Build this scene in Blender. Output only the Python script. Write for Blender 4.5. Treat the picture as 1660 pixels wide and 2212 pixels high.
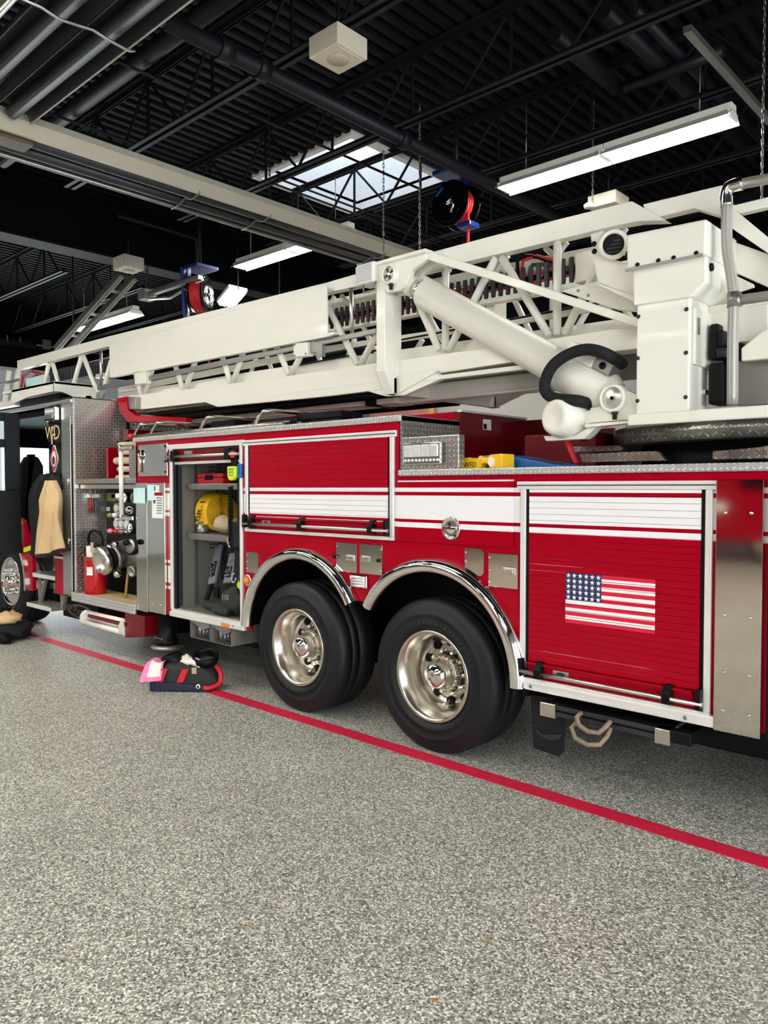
import bpy, bmesh, math, random
from mathutils import Vector, Matrix
random.seed(7)
for o in list(bpy.data.objects): bpy.data.objects.remove(o)
SC = bpy.context.scene
COL = SC.collection
PI = math.pi

# ------------------------------------------------------------------ camera
F, CX, CY, CAMH = 1660.0, 830.0, 1106.0, 1.75
CAM = Vector((3.17, -3.9, CAMH)); YAW = math.radians(42.9); PIT = math.atan(52/1660.0)
cd = bpy.data.cameras.new('camera'); cam = bpy.data.objects.new('camera', cd); COL.objects.link(cam)
cam.location = CAM; cam.rotation_euler = (PI/2 - PIT, 0, YAW)
cd.sensor_fit = 'VERTICAL'; cd.sensor_height = 24.0; cd.lens = 24.0*F/2212.0
cd.clip_start = 0.05; cd.clip_end = 200
SC.camera = cam
# ------------------------------------------------------------------ world, light, exposure
w = bpy.data.worlds.new('world'); SC.world = w; w.use_nodes = True
bg = w.node_tree.nodes['Background']; bg.inputs[0].default_value = (0.72, 0.83, 1.0, 1); bg.inputs[1].default_value = .75
SC.view_settings.view_transform = 'Standard'; SC.view_settings.look = 'None'
SC.view_settings.gamma = 1.0; SC.view_settings.use_curve_mapping = False
SC.view_settings.exposure = 1.55
def area(name, loc, rot, sx, sy, power, col=(1, 1, 1)):
    l = bpy.data.lights.new(name, 'AREA'); l.shape = 'RECTANGLE'; l.size = sx; l.size_y = sy
    l.energy = power; l.color = col
    o = bpy.data.objects.new(name, l); COL.objects.link(o); o.location = loc; o.rotation_euler = rot
    return o
# daylight coming in through the open bay doors of the rear wall (to the right of the frame)
area('bay_door_daylight', (8.9, -1.5, 2.1), (0, PI/2, 0), 4.0, 4.0, 140, (0.95, 0.98, 1.0))
area('bay_door_daylight', (8.9, -7.5, 2.1), (0, PI/2, 0), 4.0, 4.0, 140, (0.95, 0.98, 1.0))
# daylight through the glazed bay door ahead of the truck
area('front_door_daylight', (-14.6, 3.0, 2.0), (0, -PI/2, 0), 3.4, 7.0, 110, (0.9, 0.96, 1.0))

# ------------------------------------------------------------------ photo pixel -> point on a known plane (survey helper)
_fw = Vector((-math.sin(YAW)*math.cos(PIT), math.cos(YAW)*math.cos(PIT), -math.sin(PIT)))
_rt = Vector((math.cos(YAW), math.sin(YAW), 0)); _up = _rt.cross(_fw)
def _on(px, py, ax, v):
    d = _fw + _rt*((px-CX)/F) - _up*((py-CY)/F)
    return CAM + d*((v-CAM[ax])/d[ax])
def PX(px, py, v): return _on(px, py, 0, v)
def PY(px, py, v=0.0): return _on(px, py, 1, v)
def PZ(px, py, v=0.0): return _on(px, py, 2, v)
def XZ(pts, y): return [(p.x, p.z) for p in (PY(a, b, y) for a, b in pts)]

# ------------------------------------------------------------------ materials
def lin(h):
    h = h.lstrip('#'); r = []
    for i in (0, 2, 4):
        c = int(h[i:i+2], 16)/255.0; r.append(c/12.92 if c <= .04045 else ((c+.055)/1.055)**2.4)
    return r
M = {}
def nd(nt, t, **k):
    n = nt.nodes.new(t)
    for a, b in k.items(): setattr(n, a, b)
    return n
def mat(name, col, rough=.5, metal=0., coat=0., var=.06, scale=14., bump=0., bscale=60., emit=0., ecol=None, trans=0., spec=None):
    m = bpy.data.materials.new(name); m.use_nodes = True; nt = m.node_tree; b = nt.nodes['Principled BSDF']
    c = lin(col) if isinstance(col, str) else list(col)
    b.inputs['Roughness'].default_value = rough; b.inputs['Metallic'].default_value = metal
    b.inputs['Coat Weight'].default_value = coat; b.inputs['Coat Roughness'].default_value = .05
    if spec is not None: b.inputs['Specular IOR Level'].default_value = spec
    if trans: b.inputs['Transmission Weight'].default_value = trans
    tc = nd(nt, 'ShaderNodeTexCoord')
    if var:
        no = nd(nt, 'ShaderNodeTexNoise'); no.inputs['Scale'].default_value = scale; no.inputs['Detail'].default_value = 4
        nt.links.new(tc.outputs['Object'], no.inputs['Vector'])
        mx = nd(nt, 'ShaderNodeMix', data_type='RGBA')
        mx.inputs[6].default_value = (*[x*(1-var) for x in c], 1); mx.inputs[7].default_value = (*[min(1, x*(1+var)) for x in c], 1)
        nt.links.new(no.outputs['Fac'], mx.inputs[0]); nt.links.new(mx.outputs[2], b.inputs['Base Color'])
    else: b.inputs['Base Color'].default_value = (*c, 1)
    if bump:
        n2 = nd(nt, 'ShaderNodeTexNoise'); n2.inputs['Scale'].default_value = bscale; n2.inputs['Detail'].default_value = 3
        nt.links.new(tc.outputs['Object'], n2.inputs['Vector'])
        bp = nd(nt, 'ShaderNodeBump'); bp.inputs['Strength'].default_value = bump; bp.inputs['Distance'].default_value = .01
        nt.links.new(n2.outputs['Fac'], bp.inputs['Height']); nt.links.new(bp.outputs[0], b.inputs['Normal'])
    if emit:
        e = lin(ecol) if isinstance(ecol, str) else (ecol or c)
        b.inputs['Emission Color'].default_value = (*e, 1); b.inputs['Emission Strength'].default_value = emit
    M[name] = m; return m
mat('red', '#a4001c', .25, coat=.12, var=.03, scale=3, spec=.1)
mat('red_dark', '#6c0412', .3, coat=.2, spec=.25)
mat('red_bright', '#c4141e', .35, coat=.3)
mat('red_rubber', '#c8202a', .45)
mat('cream', '#efede1', .32, coat=.2, var=.035, scale=4)
mat('white', '#f2f1ec', .4)
mat('white_paint', '#dcdad5', .75, bump=.1, bscale=30)
mat('grey_paint', '#77736c', .5, bump=.05)
mat('dark_grey', '#2f3135', .5, spec=.3)
mat('black', '#08090b', .5, spec=.2)
mat('black_gloss', '#050608', .18, coat=.15, spec=.3)
mat('ceil_black', '#0c0d13', .6, var=.2, scale=2, spec=.15)
mat('ceil_steel', '#16171c', .5, var=.15, scale=3, spec=.25)
mat('wall_black', '#05060a', .7, spec=.1)
mat('rubber', '#141518', .55, var=.18, scale=20, bump=.05, spec=.35)
mat('chrome', '#e8e6e2', .07, 1., var=.02)
mat('polished', '#cfc9be', .22, 1., var=.08, scale=10)
mat('mirror', '#d6d1c8', .06, 1., var=.05, scale=5)
mat('brushed', '#d9d7d2', .32, 1., var=.05)
mat('alu', '#eceae6', .35, .3, var=.04)
mat('rail_grip', '#a9a69e', .4, .3, var=.06, scale=30); mat('galv', '#9c9a96', .4, .85, var=.14, scale=9)
mat('heater', '#c2bcaa', .45, .25, var=.08, scale=5)
mat('heater_dark', '#46464a', .4, .7, var=.25, scale=6)
mat('tape', '#dc2446', .45, var=.08, scale=8)
mat('flag_red', '#dd1740', .35); mat('flag_white', '#f6f5f2', .35); mat('flag_blue', '#22305f', .4)
mat('gold', '#e3b866', .3, .6); mat('gold_print', '#e8c98a', .4)
mat('yellow', '#f2c112', .4, coat=.2); mat('hose_yellow', '#e6b512', .6, bump=.1)
mat('hiviz', '#c9e02a', .5); mat('orange', '#e0501c', .5); mat('amber', '#f08a12', .15, coat=.5)
mat('blue', '#1260a8', .4); mat('reel_blue', '#12307c', .35, coat=.3); mat('navy', '#1d2138', .7)
mat('tan', '#cfb183', .85, bump=.25, bscale=25); mat('canvas', '#b8a688', .9, bump=.3, bscale=30)
mat('hose_tan', '#c9bd9f', .85, bump=.3, bscale=40); mat('cloth_black', '#0c0d0f', .85, bump=.3, bscale=30)
mat('cloth_grey', '#2a2b28', .8, bump=.3, bscale=20); mat('strap_grey', '#7f8488', .7)
mat('pink', '#f286b4', .9, bump=.2); mat('towel', '#f4e7e0', .9, bump=.2); mat('rope', '#8a7a66', .85, bump=.4, bscale=120)
mat('wood', '#c78f45', .6, var=.2, scale=5); mat('wood_red', '#b06a64', .7, var=.2, scale=8); mat('wood_white', '#cdbfae', .7, var=.15, scale=8)
mat('burner', '#5d4f44', .5, .3, var=.3, scale=12); mat('lamp_white', '#efece2', .5); mat('spk', '#cfc6b0', .6); mat('spk_grille', '#b5ab96', .7)
mat('tube_emit', '#ffffff', .5, var=0, emit=16., ecol=(1, .98, .93))
mat('lens', '#f2f2f2', .12, .35, var=.2, scale=60); mat('lens_dark', '#8f888c', .15, .6, var=.3, scale=50)
mat('glass', '#cfe4e6', .03, 0, var=0, trans=1.); mat('paper', '#f3f3ee', .6)
mat('paper_cyan', '#cdeeee', .6); mat('olive', '#8c9a4a', .5); mat('rust', '#8a4a34', .6)
mat('door_panel', '#dfe8ee', .4, var=.02)
mat('ext_red', '#c3101a', .25, coat=.5); mat('leaf', '#b08a4c', .8)
mat('sky_pane', '#eaf2ff', .4, var=.02)

def m_floor():
    m = bpy.data.materials.new('floor_epoxy'); m.use_nodes = True; nt = m.node_tree; b = nt.nodes['Principled BSDF']
    tc = nd(nt, 'ShaderNodeTexCoord')
    v = nd(nt, 'ShaderNodeTexVoronoi'); v.inputs['Scale'].default_value = 135; nt.links.new(tc.outputs['Object'], v.inputs['Vector'])
    n = nd(nt, 'ShaderNodeTexNoise'); n.inputs['Scale'].default_value = 95; n.inputs['Detail'].default_value = 2; nt.links.new(tc.outputs['Object'], n.inputs['Vector'])
    sp = nd(nt, 'ShaderNodeSeparateColor'); nt.links.new(v.outputs['Color'], sp.inputs[0])
    ad = nd(nt, 'ShaderNodeMath', operation='MULTIPLY_ADD'); ad.inputs[1].default_value = .62; nt.links.new(sp.outputs[0], ad.inputs[0])
    sc = nd(nt, 'ShaderNodeMath', operation='MULTIPLY'); sc.inputs[1].default_value = .38; nt.links.new(n.outputs['Fac'], sc.inputs[0]); nt.links.new(sc.outputs[0], ad.inputs[2])
    r = nd(nt, 'ShaderNodeValToRGB'); e = r.color_ramp.elements
    e[0].position = .14; e[0].color = (*lin('#2f2f2a'), 1); e[1].position = .84; e[1].color = (*lin('#fbfaf0'), 1)
    x = e.new(.36); x.color = (*lin('#83827a'), 1); x = e.new(.58); x.color = (*lin('#aaa99c'), 1)
    nt.links.new(ad.outputs[0], r.inputs[0])
    n3 = nd(nt, 'ShaderNodeTexNoise'); n3.inputs['Scale'].default_value = .9; n3.inputs['Detail'].default_value = 5; nt.links.new(tc.outputs['Object'], n3.inputs['Vector'])
    mp = nd(nt, 'ShaderNodeMapRange'); mp.inputs[1].default_value = .3; mp.inputs[2].default_value = .7; mp.inputs[3].default_value = .98; mp.inputs[4].default_value = 1.16
    nt.links.new(n3.outputs['Fac'], mp.inputs[0])
    mu = nd(nt, 'ShaderNodeMix', data_type='RGBA', blend_type='MULTIPLY'); mu.inputs[0].default_value = 1
    nt.links.new(r.outputs[0], mu.inputs[6]); nt.links.new(mp.outputs[0], mu.inputs[7]); nt.links.new(mu.outputs[2], b.inputs['Base Color'])
    b.inputs['Roughness'].default_value = .38; b.inputs['Specular IOR Level'].default_value = .35
    bp = nd(nt, 'ShaderNodeBump'); bp.inputs['Strength'].default_value = .35; bp.inputs['Distance'].default_value = .004
    nt.links.new(ad.outputs[0], bp.inputs['Height']); nt.links.new(bp.outputs[0], b.inputs['Normal'])
    M['floor'] = m
m_floor()
def m_diamond(name, col, cell, rough=.28, dirt=0., metal=.9):
    m = bpy.data.materials.new(name); m.use_nodes = True; nt = m.node_tree; b = nt.nodes['Principled BSDF']
    uv = nd(nt, 'ShaderNodeUVMap'); uv.uv_map = 'UVMap'
    sx = nd(nt, 'ShaderNodeSeparateXYZ'); nt.links.new(uv.outputs[0], sx.inputs[0])
    def ma(op, a, bb=None, c=None):
        n = nd(nt, 'ShaderNodeMath', operation=op)
        for i, q in enumerate((a, bb, c)):
            if q is None: continue
            if isinstance(q, (int, float)): n.inputs[i].default_value = q
            else: nt.links.new(q, n.inputs[i])
        return n.outputs[0]
    u = ma('DIVIDE', sx.outputs[0], cell); v = ma('DIVIDE', sx.outputs[1], cell)
    par = ma('MODULO', ma('ABSOLUTE', ma('ADD', ma('FLOOR', u), ma('FLOOR', v))), 2.0)
    sg = ma('MULTIPLY_ADD', par, 2.0, -1.0)
    p = ma('SUBTRACT', ma('FRACT', u), .5); q = ma('SUBTRACT', ma('FRACT', v), .5)
    a = ma('ADD', p, ma('MULTIPLY', sg, q)); c = ma('SUBTRACT', q, ma('MULTIPLY', sg, p))
    e = ma('SUBTRACT', 1.0, ma('ADD', ma('POWER', ma('DIVIDE', a, .66), 2.0), ma('POWER', ma('DIVIDE', c, .22), 2.0)))
    hgt = ma('MINIMUM', ma('MAXIMUM', ma('MULTIPLY', e, 1.6), 0.0), 1.0)
    bp = nd(nt, 'ShaderNodeBump'); bp.inputs['Strength'].default_value = .9; bp.inputs['Distance'].default_value = cell*.22
    nt.links.new(hgt, bp.inputs['Height']); nt.links.new(bp.outputs[0], b.inputs['Normal'])
    cc = lin(col); mx = nd(nt, 'ShaderNodeMix', data_type='RGBA')
    mx.inputs[6].default_value = (*[k*.62 for k in cc], 1); mx.inputs[7].default_value = (*[min(1, k*1.35) for k in cc], 1); nt.links.new(hgt, mx.inputs[0])
    out = mx.outputs[2]
    if dirt:
        tc = nd(nt, 'ShaderNodeTexCoord'); no = nd(nt, 'ShaderNodeTexNoise'); no.inputs['Scale'].default_value = 5; no.inputs['Detail'].default_value = 5
        nt.links.new(tc.outputs['Object'], no.inputs['Vector'])
        mp = nd(nt, 'ShaderNodeMapRange'); mp.inputs[1].default_value = .38; mp.inputs[2].default_value = .62; mp.inputs[4].default_value = dirt; nt.links.new(no.outputs['Fac'], mp.inputs[0])
        m2 = nd(nt, 'ShaderNodeMix', data_type='RGBA'); nt.links.new(mp.outputs[0], m2.inputs[0]); nt.links.new(out, m2.inputs[6]); m2.inputs[7].default_value = (*lin('#4f4b45'), 1); out = m2.outputs[2]
    nt.links.new(out, b.inputs['Base Color'])
    b.inputs['Metallic'].default_value = metal; b.inputs['Roughness'].default_value = rough
    M[name] = m
m_diamond('diamond', '#d8d5cf', .034, .3); m_diamond('diamond_fine', '#d8d5cf', .026, .34); m_diamond('diamond_bright', '#e6e4df', .03, .4, 0., .45); m_diamond('diamond_dirty', '#b3b0a9', .042, .3, .6)
def m_livery():        # red paint with the white reflective stripes printed along the side (bands by height)
    m = bpy.data.materials.new('livery'); m.use_nodes = True; nt = m.node_tree; b = nt.nodes['Principled BSDF']
    g = nd(nt, 'ShaderNodeNewGeometry'); s = nd(nt, 'ShaderNodeSeparateXYZ'); nt.links.new(g.outputs['Position'], s.inputs[0])
    tot = None
    for a, c in ((1.724, 1.752), (1.542, 1.70), (1.487, 1.521)):
        x = nd(nt, 'ShaderNodeMath', operation='COMPARE'); nt.links.new(s.outputs[2], x.inputs[0]); x.inputs[1].default_value = (a+c)/2; x.inputs[2].default_value = (c-a)/2
        if tot is None: tot = x.outputs[0]
        else:
            y = nd(nt, 'ShaderNodeMath', operation='MAXIMUM'); nt.links.new(tot, y.inputs[0]); nt.links.new(x.outputs[0], y.inputs[1]); tot = y.outputs[0]
    mx = nd(nt, 'ShaderNodeMix', data_type='RGBA'); mx.inputs[6].default_value = (*lin('#a4001c'), 1); mx.inputs[7].default_value = (*lin('#f1eff0'), 1)
    nt.links.new(tot, mx.inputs[0]); nt.links.new(mx.outputs[2], b.inputs['Base Color'])
    b.inputs['Roughness'].default_value = .28; b.inputs['Coat Weight'].default_value = .12; b.inputs['Coat Roughness'].default_value = .05; b.inputs['Specular IOR Level'].default_value = .08
    M['livery'] = m
m_livery()

# ------------------------------------------------------------------ mesh building
ORG = {}
class MB:
    def __init__(s): s.v = []; s.f = []; s.mi = []; s.sm = []
    def add(s, vs, fs, mi=0, sm=False):
        b = len(s.v); s.v += [Vector(p) for p in vs]
        for f in fs: s.f.append([b+i for i in f]); s.mi.append(mi); s.sm.append(sm)
        return s
    def box(s, x0, x1, y0, y1, z0, z1, mi=0):
        vs = [(x, y, z) for x in (x0, x1) for y in (y0, y1) for z in (z0, z1)]
        return s.add(vs, [(0, 1, 3, 2), (4, 6, 7, 5), (0, 4, 5, 1), (2, 3, 7, 6), (0, 2, 6, 4), (1, 5, 7, 3)], mi)
    def prism(s, pts, a, b, ax='y', mi=0):
        n = len(pts); P = {'y': lambda p, t: (p[0], t, p[1]), 'x': lambda p, t: (t, p[0], p[1]), 'z': lambda p, t: (p[0], p[1], t)}[ax]
        vs = [P(p, a) for p in pts]+[P(p, b) for p in pts]
        fs = [list(range(n)), list(range(2*n-1, n-1, -1))]+[(i, i+n, (i+1) % n+n, (i+1) % n) for i in range(n)]
        return s.add(vs, fs, mi)
    def tube(s, path, r, n=10, mi=0, closed=False, caps=True):
        path = [Vector(p) for p in path]; L = len(path); rs = r if isinstance(r, (list, tuple)) else [r]*L
        vs = []; up = None
        for i, p in enumerate(path):
            if closed: t = path[(i+1) % L]-path[i-1]
            else: t = path[min(i+1, L-1)]-path[max(i-1, 0)]
            t = t.normalized() if t.length > 1e-9 else Vector((0, 0, 1))
            if up is None: up = Vector((0, 0, 1)) if abs(t.z) < .9 else Vector((1, 0, 0))
            a = (up-t*up.dot(t)); a = a.normalized() if a.length > 1e-6 else t.orthogonal().normalized(); b = t.cross(a); up = a
            vs += [p+a*(rs[i]*math.cos(2*PI*k/n))+b*(rs[i]*math.sin(2*PI*k/n)) for k in range(n)]
        fs = []
        for i in range(L if closed else L-1):
            j = (i+1) % L
            fs += [(i*n+k, i*n+(k+1) % n, j*n+(k+1) % n, j*n+k) for k in range(n)]
        s.add(vs, fs, mi, True)
        if caps and not closed:
            b = len(s.v)-len(vs)
            s.f.append([b+k for k in range(n-1, -1, -1)]); s.mi.append(mi); s.sm.append(False)
            s.f.append([b+(L-1)*n+k for k in range(n)]); s.mi.append(mi); s.sm.append(False)
        return s
    def bar(s, p, q, wd, ht, up=(0, 0, 1), mi=0):
        p = Vector(p); q = Vector(q); t = (q-p).normalized(); u = Vector(up); a = t.cross(u)
        a = a.normalized() if a.length > 1e-6 else t.orthogonal().normalized(); b = a.cross(t)
        vs = []
        for c in (p, q):
            for i, j in ((-1, -1), (1, -1), (1, 1), (-1, 1)): vs.append(c+a*(i*wd/2)+b*(j*ht/2))
        return s.add(vs, [(3, 2, 1, 0), (4, 5, 6, 7), (0, 1, 5, 4), (1, 2, 6, 5), (2, 3, 7, 6), (3, 0, 4, 7)], mi)
    def lathe(s, prof, c, axis=(0, 1, 0), n=32, mi=0, smooth=True, close=True):
        ax = Vector(axis).normalized(); a = ax.orthogonal().normalized()
        if abs(ax.y) > .99: a = Vector((1, 0, 0))
        b = ax.cross(a); c = Vector(c); vs = []
        for r, h in prof: vs += [c+ax*h+(a*math.cos(2*PI*k/n)+b*math.sin(2*PI*k/n))*r for k in range(n)]
        fs = [(i*n+k, i*n+(k+1) % n, (i+1)*n+(k+1) % n, (i+1)*n+k) for i in range(len(prof)-1) for k in range(n)]
        s.add(vs, fs, mi, smooth)
        if close:
            b0 = len(s.v)-len(vs)
            for i, rev in ((0, True), (len(prof)-1, False)):
                if prof[i][0] > 1e-6:
                    q = [b0+i*n+k for k in range(n)]; s.f.append(q[::-1] if rev else q); s.mi.append(mi); s.sm.append(False)
        return s
    def ball(s, c, rx, ry=None, rz=None, n=12, m=8, mi=0, rot=None):
        ry = rx if ry is None else ry; rz = rx if rz is None else rz; c = Vector(c); vs = []; fs = []
        for i in range(m+1):
            th = PI*i/m
            for k in range(n):
                p = Vector((rx*math.sin(th)*math.cos(2*PI*k/n), ry*math.sin(th)*math.sin(2*PI*k/n), rz*math.cos(th)))
                vs.append(c+(rot @ p if rot else p))
        for i in range(m):
            for k in range(n): fs.append((i*n+k, (i+1)*n+k, (i+1)*n+(k+1) % n, i*n+(k+1) % n))
        return s.add(vs, fs, mi, True)
    def xf(s, fn): s.v = [Vector(fn(p)) for p in s.v]; return s
    def build(s, name, mats, parent=None, bev=0., base=None, sub=0, uv=True, seg=2):
        if isinstance(mats, str): mats = [mats]
        me = bpy.data.meshes.new(name)
        if parent is not None: org = ORG[parent]
        elif base is not None: org = Vector(base)
        else:
            lo = [min(p[i] for p in s.v) for i in range(3)]; hi = [max(p[i] for p in s.v) for i in range(3)]
            org = Vector(((lo[0]+hi[0])/2, (lo[1]+hi[1])/2, lo[2]))
        me.from_pydata([p-org for p in s.v], [], s.f)
        for m in mats: me.materials.append(M[m])
        for p, i, sm in zip(me.polygons, s.mi, s.sm): p.material_index = i; p.use_smooth = sm
        bm = bmesh.new(); bm.from_mesh(me); bmesh.ops.recalc_face_normals(bm, faces=bm.faces)
        if any('diamond' in m for m in mats):
            L = bm.loops.layers.uv.new('UVMap')
            for f in bm.faces:
                n = f.normal; k = max(range(3), key=lambda i: abs(n[i]))
                for lp in f.loops:
                    c = lp.vert.co+org; lp[L].uv = ((c.y, c.z), (c.x, c.z), (c.x, c.y))[k]
        bm.to_mesh(me); bm.free()
        o = bpy.data.objects.new(name, me); COL.objects.link(o)
        if parent is not None:
            o.parent = parent; ORG[o] = org
        else: o.location = org; ORG[o] = org
        if bev:
            md = o.modifiers.new('bevel', 'BEVEL'); md.width = bev; md.segments = seg; md.limit_method = 'ANGLE'; md.angle_limit = .6
        if sub:
            md = o.modifiers.new('sub', 'SUBSURF'); md.levels = sub; md.render_levels = sub
        return o
def tag(o, label=None, cat=None, group=None, kind=None):
    for k, v in (('label', label), ('category', cat), ('group', group), ('kind', kind)):
        if v: o[k] = v
    return o
def thing(name, loc, label, cat, group=None):
    o = bpy.data.objects.new(name, None); COL.objects.link(o); o.location = loc; o.empty_display_size = .1; ORG[o] = Vector(loc)
    return tag(o, label, cat, group)
def copy_tree(o, parent=None):
    c = o.copy(); COL.objects.link(c); c.parent = parent
    for ch in [x for x in bpy.data.objects if x.parent is o]: copy_tree(ch, c)
    return c
def share(src, name, parent, delta, rot=None):     # a copy of a piece moved by delta, same mesh data
    c = src.copy(); COL.objects.link(c); c.name = name; c.parent = parent; c.location = src.location+Vector(delta)
    if parent in ORG: ORG[c] = ORG[parent]
    return c
def text_mb(body, size, o, U, V, mi=0, thick=.002, align='CENTER', mb=None, shear=0.):
    cu = bpy.data.curves.new('t', 'FONT'); cu.body = body; cu.size = size; cu.align_x = align; cu.align_y = 'CENTER'; cu.shear = shear; cu.resolution_u = 3
    ob = bpy.data.objects.new('t', cu); COL.objects.link(ob); dg = bpy.context.evaluated_depsgraph_get(); dg.update()
    me = bpy.data.meshes.new_from_object(ob.evaluated_get(dg)); bpy.data.objects.remove(ob)
    U = Vector(U).normalized(); V = Vector(V).normalized(); N = U.cross(V); o = Vector(o)
    mb = mb or MB()
    vs = [o+U*p.co.x+V*p.co.y+N*thick for p in me.vertices]
    mb.add(vs, [list(p.vertices) for p in me.polygons], mi); bpy.data.meshes.remove(me)
    return mb
def ell(cx, cz, rx, rz, n=28, a0=0, a1=2*PI): return [(cx+rx*math.cos(a0+(a1-a0)*k/n), cz+rz*math.sin(a0+(a1-a0)*k/n)) for k in range(n)]
def chain(p, q, pitch=.045, r=.006):
    p = Vector(p); q = Vector(q); n = max(2, int((q-p).length/pitch)); t = (q-p)/n; mb = MB()
    a = t.normalized().orthogonal().normalized(); b = t.normalized().cross(a)
    for i in range(n):
        c = p+t*(i+.5); s = a if i % 2 else b; l = t*.62
        mb.tube([c-l+s*.008, c-l*1.0-s*.008, c+l-s*.008, c+l+s*.008], r*.7, 5, closed=True)
    return mb

# ================================================================== THE HALL
ZD = 5.85                                   # underside of the roof deck
fl = MB().box(-16, 9, -18, 9, -.1, 0); tag(fl.build('floor', 'floor', base=(0, 0, 0)), 'speckled grey epoxy floor of the bay', 'floor', kind='structure')
# skylight opening
SX0, SX1, SY0, SY1 = -5.0, -3.3, 2.5, 4.3
def deck(mb, x0, x1, y0, y1):
    P = .15; n = max(1, round((x1-x0)/P)); P = (x1-x0)/n; pr = []
    for i in range(n):
        a = x0+i*P; pr += [(a, ZD), (a+P*.42, ZD), (a+P*.56, ZD+.05), (a+P*.86, ZD+.05)]
    pr.append((x1, ZD)); vs = [(x, y, z) for y in (y0, y1) for x, z in pr]; k = len(pr)
    mb.add(vs, [(i, i+1, k+i+1, k+i) for i in range(k-1)])
dk = MB()
deck(dk, -16, SX0, -18, 9); deck(dk, SX1, 9, -18, 9); deck(dk, SX0, SX1, -18, SY0); deck(dk, SX0, SX1, SY1, 9)
dk.box(-16.2, SX0, -18.2, 9.2, ZD+.12, ZD+.16).box(SX1, 9.2, -18.2, 9.2, ZD+.12, ZD+.16).box(SX0, SX1, -18.2, SY0, ZD+.12, ZD+.16).box(SX0, SX1, SY1, 9.2, ZD+.12, ZD+.16)
ceil = tag(dk.build('ceiling', 'ceil_black', base=(0, 0, 0)), 'black corrugated steel roof deck', 'ceiling', kind='structure')
def joist(y, x0, x1, full=True):
    z1, z0 = 5.78, 5.2
    m = MB()
    for s in (-1, 1):
        m.box(x0-1.6, x1, y+s*.012, y+s*.06, z1+.05, z1+.06).box(x0-1.6, x1, y+s*.012, y+s*.018, z1, z1+.06)
    j = m.build('roof_joist', 'ceil_steel', ceil)
    m = MB()
    for s in (-1, 1):
        m.box(x0, x1, y+s*.014, y+s*.065, z0, z0+.008).box(x0, x1, y+s*.014, y+s*.02, z0, z0+.055)
    m.build('bottom_chord', 'ceil_steel', j)
    m0 = MB(); m0.bar((0, y, z0+.03), (.55, y, z1+.03), .022, .022, (0, 1, 0)); m0.bar((.55, y, z1+.03), (1.1, y, z0+.03), .022, .022, (0, 1, 0)); m0.box(.54, .56, y-.012, y+.012, z0+.03, z1)
    k = x0+.1; src = None
    while k+1.1 < x1:
        if src is None:
            src = m0.build('web', 'ceil_steel', j); src.location.x += k; base = k
        else: share(src, 'web', j, (k-base, 0, 0))
        k += 1.1
JY = [-14.35, -12.9, -11.45, -10.0, -8.55, -7.1, -5.65, -4.2, -2.75, -1.28, .2, 1.68, 3.1, 4.55, 6.0, 7.45]
for y in JY: joist(y, -5.6, 7.5)
for y in (-1.3, .2, 1.7, 3.1, 4.55, 6.0, 7.45): joist(y, -14.8, -9)
# main girder with a black web
tr = MB().box(-7.45, -7.1, -18, 9, 5.0, 5.03).box(-7.29, -7.26, -18, 9, 5.03, 5.8).box(-7.45, -7.1, -18, 9, 5.79, 5.82)
mat('girder', '#0e0f13', .6, var=.15, scale=3, spec=.12)
tr = tag(tr.build('trim_1', 'girder', base=(0, 0, 0)), 'dark steel roof girder above the cab', 'girder', kind='structure')
MB().box(-7.258, -7.25, -18, 9, 5.03, 5.79).build('fascia', 'wall_black', tr)
# girder at the right end of the bay
t2 = MB().box(4.2, 4.45, -18, 9, 5.0, 5.03).box(4.32, 4.34, -18, 9, 5.03, 5.8); tag(t2.build('trim_2', 'ceil_steel', base=(0, 0, 0)), 'dark steel roof girder at the rear of the bay', 'girder', kind='structure')
# back wall: white block below, black above
YB = 8.0
wb = MB().box(-16, 9, YB+.05, YB+.25, 0, 6.0); mat('mortar', '#a9a6a0', .9)
wb = tag(wb.build('wall_back', 'mortar', base=(0, 0, 0)), 'white painted concrete block wall behind the truck', 'wall', kind='structure')
MB().box(-16, 9, YB+.0, YB+.05, 3.75, 6.0).build('upper_band', 'wall_black', wb)
blk = None
bz0 = 1.83
for r in range(9):
    z = bz0+r*.205
    for c in range(26):
        x = -18.2+c*.41+(.205 if r % 2 else 0)
        if blk is None:
            b0 = (x, z); blk = MB().box(x, x+.402, YB+.0, YB+.06, z, z+.197).build('block', 'white_paint', wb, bev=.004, seg=1)
        else: share(blk, 'block', wb, (x-b0[0], 0, z-b0[1]))
# front wall (ahead of the truck) with a bright panelled bay door
XF = -15.0; ZB1 = 4.5
wl = MB().box(XF-.2, XF, -18, -2.2, ZB1, 6).box(XF-.2, XF, 7.2, 9, 0, 6).box(XF-.2, XF, -2.2, 7.2, ZB1, 6)
wl = tag(wl.build('wall_left', 'wall_black', base=(0, 0, 0)), 'dark wall ahead of the truck above the bay door', 'wall', kind='structure')
MB().box(XF-.2, XF, -4.2, -2.2, 0, ZB1).box(XF-.2, XF, -18, -9.2, 0, ZB1).build('lower_wall', 'white_paint', wl)
d2 = tag(MB().box(XF-.12, XF-.08, -9.2, -4.2, 0, ZB1).build('door_2', 'door_panel', base=(0, 0, 0)), 'pale closed bay door left of the frame', 'door', kind='structure')
d1 = MB().box(XF-.12, XF-.08, -2.2, 7.2, 0, ZB1); d1 = tag(d1.build('door_1', 'door_panel', base=(0, 0, 0)), 'pale sectional bay door ahead of the truck', 'door', kind='structure')
pn = None
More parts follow.
